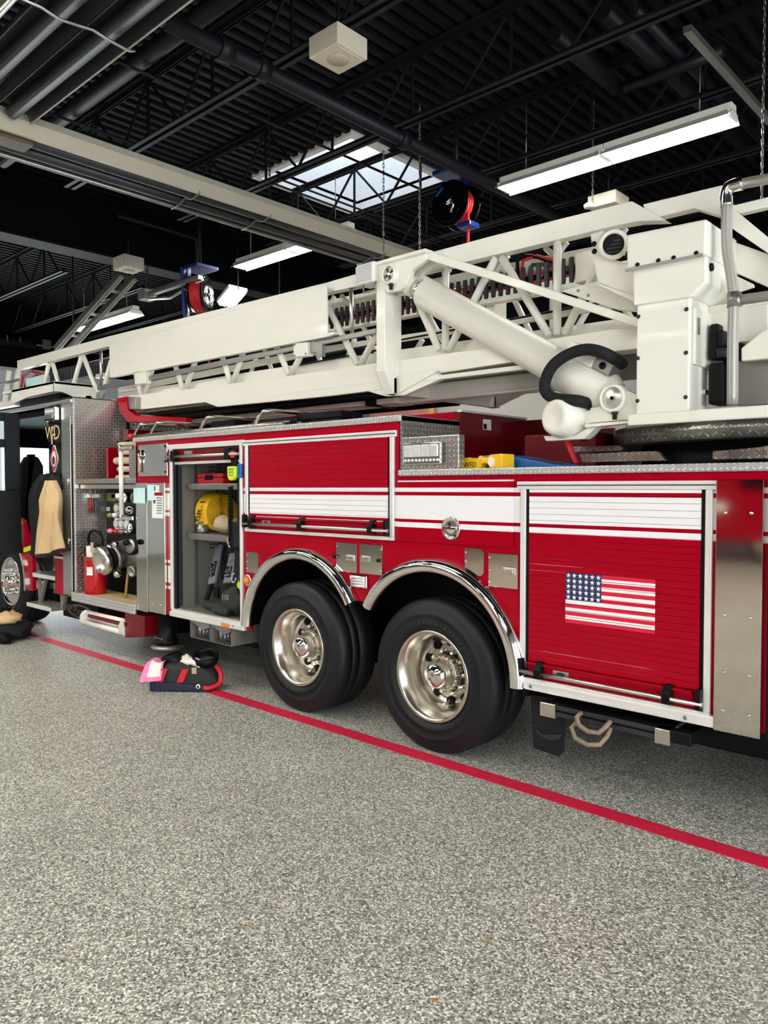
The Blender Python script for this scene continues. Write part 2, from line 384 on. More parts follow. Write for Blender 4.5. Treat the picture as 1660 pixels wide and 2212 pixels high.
for i in range(6):
    for j in range(6):
        y = -2.1+j*1.55; z = .05+i*.74
        if pn is None: pn = MB().box(XF-.08, XF-.06, y, y+1.48, z, z+.68).build('panel', 'door_panel', d1, bev=.008); q0 = (y, z)
        else: share(pn, 'panel', d1, (0, y-q0[0], z-q0[1]))
# wall behind the camera, and the rear wall with two open bay doors
tag(MB().box(-16, 9, -18.2, -18, 0, 6).build('wall_front', 'white_paint', base=(0, 0, 0)), 'white wall behind the camera', 'wall', kind='structure')
wr = MB().box(9, 9.2, -18, -9.5, 0, 6).box(9, 9.2, -5.5, -3.5, 0, 6).box(9, 9.2, .5, 9, 0, 6).box(9, 9.2, -9.5, -5.5, 4.1, 6).box(9, 9.2, -3.5, .5, 4.1, 6)
tag(wr.build('wall_right', 'white_paint', base=(0, 0, 0)), 'white wall with two open bay doors at the rear', 'wall', kind='structure')
# skylight
sk = MB()
for (a, b, c, d) in ((SX0-.08, SX0, SY0-.08, SY1+.08), (SX1, SX1+.08, SY0-.08, SY1+.08), (SX0, SX1, SY0-.08, SY0), (SX0, SX1, SY1, SY1+.08)): sk.box(a, b, c, d, ZD-.03, ZD+.75)
sk = tag(sk.build('window_1', 'white', base=(0, 0, 0)), 'bright rooflight well with translucent panes', 'rooflight', kind='structure')
for y0, y1 in ((SY0, 3.38), (3.42, SY1)): MB().box(SX0, SX1, y0, y1, ZD+.70, ZD+.71).build('pane', 'sky_pane', sk)
MB().box(SX0, SX1, 3.38, 3.42, ZD+.66, ZD+.72).build('glazing_bar', 'white', sk)
for p_ in [x for x in bpy.data.objects if x.name.startswith('pane') and x.parent is sk]: pass
# translucent skylight panes
def m_trans():
    m = M['sky_pane']; nt = m.node_tree; out = nt.nodes['Material Output']; t = nd(nt, 'ShaderNodeBsdfTranslucent'); t.inputs[0].default_value = (.93, .96, 1, 1)
    tr_ = nd(nt, 'ShaderNodeBsdfTransparent'); mx = nd(nt, 'ShaderNodeMixShader'); mx.inputs[0].default_value = .55
    nt.links.new(t.outputs[0], mx.inputs[1]); nt.links.new(tr_.outputs[0], mx.inputs[2]); nt.links.new(mx.outputs[0], out.inputs[0])
m_trans()

# red line on the floor
tp = MB().box(-5.75, 6.0, -.155, -.035, .0005, .003); tag(tp.build('floor_line', 'tape'), 'red painted stripe running along the floor beside the truck', 'floor stripe')
tp = MB().add([(-9.5, -.16, .0005), (-6.02, -.16, .0005), (-5.9, -.07, .0005), (-9.5, -.07, .0005), (-9.5, -.16, .003), (-6.02, -.16, .003), (-5.9, -.07, .003), (-9.5, -.07, .003)], [(0, 1, 2, 3), (4, 5, 6, 7), (0, 1, 5, 4), (1, 2, 6, 5), (2, 3, 7, 6), (3, 0, 4, 7)])
tag(tp.build('floor_line', 'tape'), 'short red painted stripe behind the gear bag near the front wheel', 'floor stripe')

# ================================================================== CEILING FIXTURES
def strip_light(x0, x1, y, z, label, group='strip lights hung below the roof joists', n=2):
    t = thing('strip_light', ((x0+x1)/2, y, z), label, 'light', group)
    L = (x1-x0)/n
    for k in range(n):
        a = x0+k*L+.004; b = a+L-.008
        MB().box(a, b, y-.06, y+.06, z+.05, z+.12).build('housing', 'lamp_white', t, bev=.006)
        MB().prism([(y-.06, z+.06), (y+.06, z+.06), (y+.15, z-.02), (y+.145, z-.02), (y+.055, z+.052), (y-.055, z+.052), (y-.145, z-.02), (y-.15, z-.02)], a, b, 'x').build('reflector', 'lamp_white', t)
        for s in (-1, 1):
            MB().tube([(a+.03, y+s*.065, z+.01), (b-.03, y+s*.065, z+.01)], .027, 10).build('tube_lamp', 'tube_emit', t)
        for q in (a+.012, b-.012): MB().box(q-.012, q+.012, y-.1, y+.1, z-.01, z+.05).build('lamp_holder', 'white', t, bev=.003)
    for q in (x0+.3, x1-.3): MB().tube([(q, y, z+.12), (q, y, 5.84)], .006, 6).build('hanger', 'galv', t)
    return t
strip_light(-1.6, .8, 3.1, 4.95, 'twin tube strip light above the ladder turntable')
strip_light(-6.3, -3.9, 3.1, 5.03, 'twin tube strip light half hidden behind the long heater')
strip_light(-10.4, -8.3, 2.55, 4.58, 'twin tube strip light below the steel door rails')
for y, nm in ((-2.75, 'first'), (-5.65, 'second'), (-8.55, 'third'), (-11.45, 'fourth')):
    for x, nx in (((-9.2, 'far'), (-6.2, 'middle'), (-3.3, 'near')) if y > -3 else ((-8.6, 'far'), (-4.9, 'middle'), (-.2, 'near'), (3.4, 'rear'))):
        strip_light(x, x+2.4, y, 5.0, nx+' strip light of the '+nm+' row over the open floor')
strip_light(-6.4, -4.0, 6.0, 5.0, 'added strip light brightening the back wall, hidden behind the ladder')  # extra fixture put in to brighten the block wall, out of sight
strip_light(3.2, 5.6, 3.1, 4.95, 'twin tube strip light beyond the rear end of the truck', n=2)
# tilted short lamp behind the hose reel
tl = thing('strip_light', PY(500, 640, 3.2), 'short tilted strip light beside the blue hose reel', 'light', 'strip lights hung below the roof joists')
a_, b_ = PY(489, 657, 3.2), PY(515, 626, 3.2); d_ = Vector((0, .17, 0))
MB().add([a_-d_, a_+d_, b_+d_, b_-d_]+[p+Vector((0, 0, .05)) for p in (a_-d_, a_+d_, b_+d_, b_-d_)], [(0, 1, 2, 3), (4, 5, 6, 7), (0, 1, 5, 4), (1, 2, 6, 5), (2, 3, 7, 6), (3, 0, 4, 7)]).build('housing', 'lamp_white', tl)
MB().tube([b_, (b_.x, b_.y, 5.84)], .01, 6).build('hanger', 'ceil_steel', tl)
for s in (-.11, -.04, .04, .11): MB().tube([a_+Vector((0, s, -.02)), b_+Vector((0, s, -.02))], .03, 10).build('tube_lamp', 'tube_emit', tl)

# long tube heater across the bay (runs along Y)
H = thing('tube_heater', (-3.7, 1, 4.66), 'long cream tube heater crossing above the ladder', 'heater', 'overhead tube heaters')
Y0, Y1 = -2.6, 4.4
MB().prism([(-3.44, 4.86), (-3.43, 4.80), (-3.50, 4.70), (-3.53, 4.70), (-3.47, 4.80), (-3.48, 4.845), (-3.92, 4.845), (-3.92, 4.86)], Y0, Y1).build('reflector', 'heater', H)
MB().prism([(-3.92, 4.86), (-4.02, 4.78), (-4.02, 4.72), (-4.0, 4.72), (-4.0, 4.775), (-3.91, 4.845)], Y0, Y1).build('reflector', 'galv', H)
for x in (-3.64, -3.86): MB().tube([(x, Y0+.02, 4.74), (x, Y1, 4.74)], .055, 14).build('radiant_tube', 'heater_dark', H)
MB().tube([(-4.0, Y0, 4.70), (-4.0, Y1, 4.70)], .022, 10).build('edge_rail', 'galv', H)
MB().box(-3.78, -3.56, -1.5, -1.05, 4.675, 4.80).build('burner_box', 'burner', H, bev=.01)
for y in (.55, 1.45, 3.3):
    MB().tube([(-3.47, y, 4.87), (-3.49, y, 4.70), (-3.6, y, 4.68), (-3.64, y, 4.68), (-3.75, y, 4.72), (-3.86, y, 4.68), (-4.0, y, 4.67), (-4.03, y, 4.8)], .009, 6).build('wire_hanger', 'galv', H)
tag(chain((-3.5, 1.45, 4.87), (-3.5, 1.45, 5.84)).build('chain', 'ceil_steel'), 'thin hanging chain above the middle of the long heater', 'chain', 'hanging chains')
# second heater along the truck at the upper left
H2 = thing('tube_heater', (-.8, -1.6, 4.7), 'dark tube heater with bare reflectors nearest the camera', 'heater', 'overhead tube heaters')
A0, A1 = -3.36, 4.2
def hood(ya, yb, z):
    return [(ya, z), (ya+.05, z+.12), (yb-.05, z+.12), (yb, z), (yb-.008, z), (yb-.056, z+.11), (ya+.056, z+.11), (ya+.008, z)]
MB().prism(hood(-1.48, -1.16, 4.76), A0, A1, 'x').build('reflector', 'heater_dark', H2)
MB().prism(hood(-1.80, -1.46, 4.78), A0, A1, 'x').build('reflector', 'heater_dark', H2)
MB().prism([(-1.98, 4.80), (-1.80, 4.92), (-1.80, 4.93), (-1.99, 4.81)], A0, A1, 'x').build('reflector', 'heater', H2)
MB().tube([(A0, -1.31, 4.80), (A1, -1.31, 4.80)], .055, 14).build('radiant_tube', 'heater_dark', H2)
MB().tube([(A0, -1.62, 4.82), (A1, -1.62, 4.82)], .055, 14).build('radiant_tube', 'heater_dark', H2)
MB().tube([(A0, -1.9, 4.79), (A1, -1.9, 4.79)], .022, 10).build('edge_rail', 'brushed', H2)
MB().tube([(A0, -1.165, 4.758), (A1, -1.165, 4.758)], .008, 6).build('edge_rail', 'heater', H2)
MB().tube([(-1.72, -2.0, 4.95), (-1.72, -1.93, 4.74), (-1.72, -1.78, 4.745), (-1.72, -1.66, 4.72), (-1.72, -1.55, 4.735), (-1.72, -1.44, 4.75), (-1.72, -1.33, 4.73), (-1.72, -1.18, 4.72), (-1.72, -1.14, 4.74)], .010, 8).build('wire_hanger', 'brushed', H2)
# pipes
def pipe(name, path, r, m, label, joints=()):
    t = MB(); t.tube(path, r, 14); o = t.build(name, m)
    for c, d in joints: 
        cc = Vector(c); dd = Vector(d); MB().tube([cc-dd, cc+dd], r*1.35, 14).build('coupling', m, o)
    return tag(o, label, 'pipe', 'pipes under the roof')
pipe('sprinkler_main', [(-1.66, -.95, 5.0), (-1.66, 7.9, 5.0)], .062, 'ceil_steel', 'large dark pipe crossing the bay below the joists', [((-1.66, -.45, 5.0), (0, .06, 0)), ((-1.66, -.1, 5.0), (0, .05, 0)), ((-1.66, 1.55, 5.0), (0, .05, 0))])
pipe('heater_flue', [(-1.6, -1.6, 5.02), (-1.66, -.95, 5.0)], .05, 'galv', 'short grey pipe joining the dark heater to the large pipe')
p0, p1 = PZ(95, 268, 5.35), PZ(480, 20, 5.35); yy = (p0.y+p1.y)/2
pipe('sprinkler_main', [(p0.x-1.2, yy, 5.35), (p1.x+3, yy, 5.35)], .075, 'ceil_steel', 'large dark pipe running along the bay above the heater')
for (a, b, z, r, lab) in (((540, 244), (914, 413), 5.27, .014, 'thin conduit passing under the rooflight'), ((570, 404), (1000, 535), 5.17, .012, 'thin conduit behind the rooflight'), ((578, 395), (1000, 522), 5.19, .012, 'upper of the paired thin conduits behind the rooflight'), ((90, 230), (310, 325), 5.25, .014, 'thin conduit beside the dark heater end'), ((240, 118), (450, 225), 5.25, .014, 'thin conduit crossing below the upper left joist'), ((0, 345), (400, 445), 5.192, .008, 'slack cable left of the long heater')):
    q0, q1 = PZ(*a, z), PZ(*b, z); xx = (q0.x+q1.x)/2
    tag(MB().tube([(xx, q0.y, z), (xx, q1.y, z)], r, 8).build('conduit', 'ceil_steel'), lab, 'conduit', 'conduits under the roof')
for (a, b, z, r, lab) in (((1250, 135), (1345, 185), 5.45, .07, 'stub of dark duct beyond the right joist'), ((1350, 90), (1640, 330), 5.5, .06, 'wide dark duct at the upper right'), ((1410, 85), (1660, 300), 5.55, .045, 'narrow dark duct at the upper right')):
    q0, q1 = PZ(*a, z), PZ(*b, z); xx = (q0.x+q1.x)/2
    pipe('duct_pipe', [(xx, min(q0.y, q1.y)-.5, z), (xx, max(q0.y, q1.y), z)], r, 'ceil_steel', lab)
q0, q1 = PZ(1350, 190, 5.4), PZ(1560, 105, 5.4)
pipe('duct_pipe', [(q0.x, q0.y, 5.4), (q1.x, q0.y, 5.4)], .05, 'ceil_steel', 'dark duct along the joists at the upper right')
q0 = PZ(1485, 62, 5.18); q1 = PZ(1660, 265, 5.18)
tag(MB().bar((q0.x, q0.y, 5.18), (q0.x, q1.y, 5.18), .06, .05).build('unistrut', 'galv'), 'grey steel strut hung between joists at the upper right', 'strut')
# drop pipe near the reel
g = PX(425, 520, -7.0)
pipe('drop_pipe', [(-7.0, g.y-1.3, g.z+.05), (-7.0, g.y-.05, g.z+.03), (-7.0, g.y, g.z), (-7.0, g.y, g.z-.5)], .035, 'ceil_steel', 'dark drop pipe turning down beside the blue hose reel')
# speakers
def speaker(c, s, h, label, ribs=False):
    t = thing('ceiling_speaker', c, label, 'speaker', 'box speakers hung from the joists'); x, y, z = c
    MB().box(x-s/2, x+s/2, y-s/2, y+s/2, z, z+h).build('cabinet', 'spk', t, bev=.006)
    MB().box(x-s*.42, x+s*.42, y-s*.42, y+s*.42, z-.004, z+.002).build('baffle', 'spk', t)
    MB().lathe([(0, -.006), (s*.26, -.006), (s*.27, 0)], (x, y, z-.004), (0, 0, 1), 28).build('grille', 'spk_grille', t)
    if ribs:
        for k in range(12): MB().box(x+s/2, x+s/2+.004, y-s/2+k*s/12, y-s/2+(k+.55)*s/12, z+.01, z+h-.01).build('slat', 'galv', t)
    MB().tube([(x, y, z+h), (x, y, 5.25)], .012, 8).build('rod', 'ceil_steel', t)
    return t
c = PZ(731, 128, 4.85); speaker((c.x, c.y, 4.85), .30, .15, 'cream box speaker nearest the camera')
c = PZ(278, 584, 4.75); speaker((c.x, c.y, 4.75), .30, .17, 'cream box speaker with ribbed side above the door rails', True)
c = PZ(1315, 452, 4.75); speaker((c.x, c.y, 4.75), .32, .13, 'cream box speaker peeking over the ladder rail')
c = PZ(1273, 449, 4.7); tag(MB().lathe([(0, 0), (.05, 0), (.055, .03), (.03, .05), (0, .055)], (c.x, c.y, 4.7), (0, 0, 1), 20).build('smoke_detector', 'white'), 'small round white detector beside the far speaker', 'detector')
# hose reels
def reel(c, R, axis, label, hose_to):
    c = Vector(c); t = thing('hose_reel', c-Vector((0, 0, R*1.15)), label, 'hose reel', 'hose reels hung from the roof'); ax = Vector(axis); sd = Vector((0, 0, 1)).cross(ax)
    for s in (-1, 1):
        MB().lathe([(0, .0), (R*.3, .004), (R*.34, .03), (R*.40, .012), (R*.86, .022), (R*.94, .006), (R, .016), (R, .028), (R*.93, .02), (R*.8, .034), (R*.4, .024), (0, .012)], c+ax*(s*.09), ax*s, 40).build('flange', 'black_gloss', t)
    MB().tube([c+(sd*math.cos(q)+Vector((0, 0, 1))*math.sin(q))*(R*(.66 if ax.y < 0 else .86)+.01*(k % 3))+ax*(-.075+.15*k/72) for k, q in enumerate([2*PI*j/14 for j in range(73)])], .021, 8).build('hose_coil', 'red_rubber', t)
    MB().tube([c+sd*(R*.62)+Vector((0, 0, .0)), c+sd*(R*.66)-Vector((0, 0, R*.9)), Vector(hose_to)], .017, 8).build('hose_drop', 'red_rubber', t)
    for s in ((-.16,) if abs(ax.y) > .5 else (-.16, .16)):
        MB().bar(c+ax*s-Vector((0, 0, R*.2)), c+ax*s+Vector((0, 0, R+.12)), .14, .02, ax).build('bracket', 'reel_blue', t, bev=.006)
    MB().box(c.x-.2, c.x+.2, c.y-.18, c.y+.18, c.z+R+.08, c.z+R+.13).build('mount', 'reel_blue', t, bev=.008)
    MB().tube([c+Vector((0, 0, R+.1)), Vector((c.x, c.y, 5.84))], .03, 8).build('drop_rod', 'ceil_steel', t)
    e = c+sd*(R*.66)-Vector((0, 0, R*1.02)); MB().box(e.x-.09, e.x+.09, e.y-.09, e.y+.09, e.z-.03, e.z+.03).build('hose_guide', 'reel_blue', t, bev=.012)
    MB().lathe([(0, 0), (.03, 0), (.03, .04), (.015, .05), (0, .05)], c+ax*(.11 if ax.y < 0 else -.11)*(-1 if ax.y > 0 else 1), ax, 14).build('hub', 'chrome', t)
    MB().tube([c+ax*.15, c+ax*.17+sd*.06+Vector((0, 0, .02)), c+ax*.17+sd*.09-Vector((0, 0, .06)), c+ax*.15+sd*.05-Vector((0, 0, .12))], .012, 8).build('elbow', 'brushed', t)
    return t
c = PY(986, 445, 2.95); r1 = reel(c, .25, (0, -1, 0), 'black hose reel with red hose above the bracket', (c.x+.17, c.y, 3.45))
MB().prism([(c.x-.17+.0, c.z+.11), (c.x-.08, c.z+.18), (c.x-.11, c.z+.2), (c.x-.2, c.z+.12)], c.y-.125, c.y-.12).build('sticker', 'blue', r1)
c = PZ(432, 637, 4.5); r2 = reel(c, .26, (.8, .6, 0), 'blue framed hose reel with red hose seen edge on', (c.x, c.y+.17, 3.4))
av_ = Vector((-.8, -.6, 0)); MB().bar(c+av_*.24+Vector((0, 0, .38)), c+av_*.2-Vector((0, 0, .32)), .17, .05, av_).build('side_arm', 'reel_blue', r2, bev=.012)
# chains
for (px, py, pz, zt, lab) in ((907, 480, 4.6, 5.2, 'hanging chain left of the black hose reel'), (1648, 330, 4.5, 5.2, 'hanging chain above the handrail elbow'), (1281, 430, 4.8, 5.2, 'hanging chain beside the far speaker'), (604, 640, 4.95, 5.2, 'hanging chain under the strip light behind the heater'), (829, 500, 4.85, 5.2, 'short hanging chain beside the long heater end')):
    c = PZ(px, py, pz); tag(chain((c.x, c.y, pz-.45), (c.x, c.y, 5.84)).build('chain', 'galv'), lab, 'chain', 'hanging chains')
# overhead door rails and operator
R_ = thing('door_rail', (-8.6, 1.9, 4.0), 'pair of steel overhead door rails sloping down to the left', 'door rail')
a, b = PY(120, 752, 1.95), PY(262, 590, 1.95)
for dy in (0., .22):
    o = Vector((0, dy, 0)); MB().bar(a+o, b+o, .05, .09).build('rail', 'galv', R_)
    MB().bar(a+o+Vector((0, .03, 0)), b+o+Vector((0, .03, 0)), .012, .13).build('flange', 'brushed', R_)
for k in (.3, .85): p = a.lerp(b, k); MB().tube([p, (p.x, p.y, 5.84)], .012, 6).build('hanger', 'ceil_steel', R_)
for k in (.2, .5, .8): p = a.lerp(b, k); MB().box(p.x-.02, p.x+.02, p.y, p.y+.24, p.z-.02, p.z+.02).build('tie', 'galv', R_)
o_ = thing('door_operator', PZ(380, 630, 4.7), 'grey door operator rail with angled arm', 'door opener')
a, b = PZ(322, 640, 4.6), PZ(408, 598, 4.6); MB().box(a.x, b.x, a.y-.04, a.y+.04, 4.6, 4.66).build('rail', 'galv', o_, bev=.004)
MB().tube([(a.x-.05, a.y, 4.68), (a.x-.05, a.y, 5.84)], .012, 6).build('hanger', 'ceil_steel', o_)
MB().box(a.x-.15, a.x+.05, a.y-.1, a.y+.1, 4.55, 4.7).build('motor_box', 'grey_paint', o_, bev=.01)
MB().tube([(a.x, a.y, 4.56), (a.x+.5, a.y+.05, 4.5), (b.x-.1, a.y+.1, 4.64)], .02, 8).build('arm', 'brushed', o_)
# counterbalance spring above the front bay door
c = PX(30, 735, -14.7); sp_ = thing('door_spring', c, 'black counterbalance spring and shaft above the bay door', 'spring')
MB().tube([(-14.7, c.y-2.2, c.z), (-14.7, c.y+.45, c.z)], .14, 18).build('spring', 'black', sp_)
MB().tube([(-14.7, c.y-2.5, c.z), (-14.7, c.y+2.6, c.z-.05)], .02, 8).build('shaft', 'brushed', sp_)
MB().lathe([(.05, 0), (.16, .02), (.2, .04), (.16, .08), (.16, .2), (.2, .24), (.05, .26)], (-14.7, c.y+1.0, c.z-.02), (0, 1, 0), 24).build('drum', 'galv', sp_)
for k in range(8): MB().box(-14.55, -14.53, c.y-1.9+k*.28, c.y-1.87+k*.28, c.z-.06, c.z+.06).build('clip', 'brushed', sp_)
MB().box(-14.75, -14.6, c.y+.62, c.y+.8, c.z-.1, c.z+.1).build('bearing', 'galv', sp_, bev=.01)

# wooden flag on the back wall
a, b = PY(618, 866, YB), PY(940, 905, YB)
wz1 = PY(700, 862, YB).z+.2; wf_ = thing('wooden_flag', ((a.x+b.x)/2, YB-.04, b.z-.9), 'weathered wooden stripes and stars flag in a pale frame', 'wall flag')
x0, x1 = PY(585, 880, YB).x, PY(930, 880, YB).x; zt = PY(700, 868, YB).z+.15; hh = (x1-x0)*.55/13
for i in range(13):
    z = zt-(i+1)*hh; MB().box(x0, x1, YB-.035, YB, z, z+hh*.94).build('plank', 'wood_red' if i % 2 == 0 else 'wood_white', wf_)
cx1 = PY(800, 880, YB).x; MB().box(x0, cx1, YB-.045, YB-.03, zt-7*hh, zt).build('canton', 'flag_blue', wf_)
def star(cx, cz, r, rot=PI/2): return [(cx+(r if k % 2 == 0 else r*.4)*math.cos(rot+k*PI/5), cz+(r if k % 2 == 0 else r*.4)*math.sin(rot+k*PI/5)) for k in range(10)]
st = None
for i in range(5):
    for j in range(6):
        q = (x0+(cx1-x0)*(j+.5)/6, zt-7*hh*(i+.5)/5)
        if st is None: st = MB().prism(star(*q, hh*.45), YB-.05, YB-.044).build('star', 'wood_white', wf_); q0 = q
        else: share(st, 'star', wf_, (q[0]-q0[0], 0, q[1]-q0[1]))
for (u, v) in ((x0-.14, x0), (x1, x1+.14)): MB().box(u, v, YB-.06, YB, zt-13*hh-.1, zt+.1).build('frame', 'wood', wf_)
MB().box(x0, x1, YB-.06, YB, zt, zt+.1).build('frame', 'wood', wf_); MB().box(x0, x1, YB-.06, YB, zt-13*hh-.1, zt-13*hh).build('frame', 'wood', wf_)

# ================================================================== THE FIRE TRUCK
T = thing('fire_truck', (-3.0, 1.25, 0), 'red aerial ladder fire truck with white ladder and open compartments', 'fire truck')
def P(mb, name, m, bev=0., parent=None, sub=0, seg=2): return mb.build(name, m, parent or T, bev=bev, sub=sub, seg=seg)
def bolts(pts, r, m='brushed', parent=None, nrm=(0, -1, 0), h=.5, name='bolt'):
    src = None; nv = Vector(nrm)
    for p in pts:
        p = Vector(p)
        if src is None: src = MB().lathe([(r, 0), (r, r*h*.5), (r*.6, r*h), (0, r*h)], p, nv, 10).build(name, m, parent or T); p0 = p
        else: share(src, name, parent or T, p-p0)
# ---- side skin with the wheel arches cut out
AC = ((-1.315, .575), (-.005, .575)); AR = .65
def arc(c, r, a0, a1, n=20): return [(c[0]+r*math.cos(math.radians(a0+(a1-a0)*k/n)), c[1]+r*math.sin(math.radians(a0+(a1-a0)*k/n))) for k in range(n+1)]
main = [(-2.055, .56), (-2.055, 2.2), (-.3, 2.2), (-.3, 1.83), (.652, 1.83), (.652, .56)]+arc(AC[1], AR, -1, 146)+arc(AC[0], AR, 34, 181)
P(MB().prism(main, 0, .025), 'side_panel', 'livery', bev=.003)
P(MB().prism([(.652, .575), (.652, 1.83), (3.4, 1.83), (3.4, .575)], 0.0, .025), 'side_panel', 'livery', bev=.003)
fp = MB(); fp.box(-3.27, -3.16, 0, .025, .56, 2.2).box(-3.16, -2.055, 0, .025, 2.15, 2.2).box(-3.80, -3.27, 0, .025, 1.80, 2.2); P(fp, 'side_panel', 'livery', bev=.002)
# inner body, far side, floor pan
P(MB().box(.7, 3.4, .72, 2.5, .62, 1.80).box(-2.03, .7, .72, 2.5, 1.31, 1.80).box(-2.03, .7, 2.44, 2.5, .62, 1.31), 'body_core', 'red_dark')
P(MB().box(-3.78, -2.03, .66, 2.5, .62, 2.2).box(-2.03, -.3, .66, 2.5, 1.31, 2.2), 'body_core', 'red_dark')
P(MB().box(-2.03, .62, .03, .72, 1.28, 1.30), 'wheel_well_liner', 'black'); P(MB().box(-2.03, -2.0, .03, .72, .6, 1.28).box(.66, .69, .03, .72, .5, 1.28).box(-2.03, .66, .70, .72, .3, 1.3), 'wheel_well_liner', 'black')
P(MB().box(-2.0, 3.4, .05, .72, 1.30, 1.82), 'compartment_box', 'black'); P(MB().box(.69, 3.4, .05, .72, .6, 1.3), 'compartment_box', 'black')
P(MB().box(-2.03, -.31, .03, .66, 1.82, 2.19), 'compartment_box', 'black')
P(MB().box(-8.4, 3.3, .75, 1.05, .45, .72).box(-8.4, 3.3, 1.5, 1.8, .45, .72), 'chassis_rail', 'black')
P(MB().box(-2.2, .8, .4, 2.1, .4, .6), 'axle_beam', 'black')
P(MB().box(-6.2, -3.95, .42, 2.4, .20, .5).box(-3.2, -2.15, .35, 2.4, .3, .56), 'underbody_light_block', 'black', bev=.02); P(MB().box(.95, 3.3, .5, 2.4, .28, .58), 'underbody_light_block', 'black', bev=.02)  # added black boxes that block light so the floor underneath stays dark
# ---- diamond plate coping along the tops
P(MB().box(-3.83, -.29, -.02, .66, 2.2, 2.245), 'coping', 'diamond_bright', bev=.008)
P(MB().box(-.31, 3.4, -.02, .70, 1.83, 1.872), 'coping', 'diamond_bright', bev=.008)
P(MB().box(-.31, -.29, .0, .64, 1.87, 2.243), 'end_plate', 'diamond')
# red hose bed behind
P(MB().box(-3.0, -.34, .64, 1.52, 2.2, 2.315), 'hose_bed', 'red', bev=.01)
P(MB().box(-.34, -.28, .64, 1.53, 1.87, 2.316), 'hose_bed_wall', 'red_dark', bev=.006)
P(MB().box(-.34, -.05, 1.50, 1.53, 1.87, 2.3), 'hose_bed_wall', 'red_dark'); P(MB().box(-.05, .5, 1.50, 1.53, 1.87, 2.2), 'hose_bed_wall', 'red_dark')
P(MB().box(-.31, -.27, .64, 1.53, 2.31, 2.325), 'hose_bed_trim', 'alu')
pl = PX(1051, 916, -.28); lb = MB().box(-.279, -.276, pl.y-.045, pl.y+.06, pl.z-.045, pl.z+.035); lbo = P(lb, 'warning_label', 'paper'); MB().box(-.276, -.275, pl.y-.04, pl.y, pl.z-.04, pl.z).build('pictogram', 'black', lbo)
P(MB().box(-.30, 3.3, .70, 2.5, 1.80, 1.83), 'deck', 'diamond_dirty')
# ---- scene light box on the step
sb = P(MB().box(-.29, .19, .0, .07, 1.872, 2.09), 'light_box', 'diamond', bev=.006)
MB().box(-.27, .05, -.012, .0, 1.905, 2.05).build('bezel', 'chrome', sb, bev=.006)
for k in range(4): MB().box(-.255+k*.073, -.255+k*.073+.068, -.02, -.012, 1.955, 2.035).build('lens', 'lens', sb, bev=.004)
ln = None
for k in range(10):
    q = (-.245+k*.031, -.014, 1.932)
    if ln is None: ln = MB().lathe([(0, .008), (.009, .006), (.012, 0)], q, (0, -1, 0), 10).build('bulb', 'lens', sb); q0 = Vector(q)
    else: share(ln, 'bulb', sb, Vector(q)-q0)
fin = None
for k in range(14):
    z = 1.915+k*.0095
    if fin is None: fin = MB().box(.065, .085, -.01, .0, z, z+.004).build('fin', 'dark_grey', sb); z0 = z
    else: share(fin, 'fin', sb, (0, 0, z-z0))
# ---- roll-up shutters
def rollup(x0, x1, z0, z1, pitch, frame=.055, sill=True):
    d = MB().box(x0, x1, -.004, .02, z0, z1); d = P(d, 'roll_up_door', 'red')
    # aluminium frame
    MB().box(x0-frame-.025, x1+frame+.02, -.022, .0, z1, z1+.045).build('top_rail', 'alu', d, bev=.004)
    MB().box(x0-frame-.025, x1+frame+.02, -.024, -.02, z1+.02, z1+.026).build('groove', 'dark_grey', d)
    for (a, b) in ((x0-frame, x0-frame+.034), (x1+frame-.034, x1+frame)): MB().box(a, b, -.022, .0, z0-.03, z1).build('side_rail', 'alu', d, bev=.004)
    MB().box(x0-frame+.034, x0, -.008, .0, z0-.03, z1).build('seal', 'black', d); MB().box(x1, x1+frame-.034, -.008, .0, z0-.03, z1).build('seal', 'black', d)
    MB().box(x0-frame-.005, x1+frame, -.024, .0, z0-.055, z0-.03).build('bottom_rail', 'alu', d, bev=.003)
    n = round((z1-z0-.07)/pitch); pt = (z1-z0-.07)/n; src = None
    h = pt*.99
    for i in range(n):
        z = z0+.07+i*pt
        if src is None:
            prof = [(-.004, z), (-.0125, z+.0008), (-.0133, z+.003), (-.0135, z+h*.5), (-.0133, z+h-.003), (-.0125, z+h-.0008), (-.004, z+h)]
            src = MB().prism(prof, x0+.002, x1-.002, 'x').build('slat', 'livery', d); zs = z
        else: share(src, 'slat', d, (0, 0, z-zs))
    # bottom bar with the lift rod
    MB().prism([(-.004, z0-.02), (-.012, z0-.02), (-.016, z0+.05), (-.038, z0+.056), (-.038, z0+.066), (-.004, z0+.068)], x0, x1-.03, 'x').build('bottom_bar', 'red', d)
    lr = MB().tube([(x0-.04, -.052, z0+.012), (x1+.03, -.052, z0+.012)], .0125, 12).build('lift_rod', 'brushed', d)
    for q in (x0+.09, x1-.15) if x1-x0 < 1.2 else (x0+.06, x0+.7*(x1-x0)*.62, x1-.13):
        MB().prism([(-.004, z0-.015), (-.07, z0-.015), (-.072, z0+.04), (-.035, z0+.08), (-.004, z0+.08)], q-.022, q+.022, 'x').build('rod_clamp', 'black', d, bev=.004)
    for q in (x0-.03, x1+.012): MB().box(q-.015, q+.012, -.062, -.02, z0-.02, z0+.085).build('rod_stop', 'black', d, bev=.005)
    lp = MB().box(x0+.17, x0+.27, -.02, -.014, z0+.005, z0+.042).build('maker_plate', 'brushed', d)
    MB().prism(ell(x0+.22, z0+.024, .028, .011), -.0215, -.02).build('plate_oval', 'dark_grey', d)
    return d
rd = rollup(.722, 1.722, .66, 1.742, .0358)
md = rollup(-1.955, -.405, 1.445, 2.098, .0365)
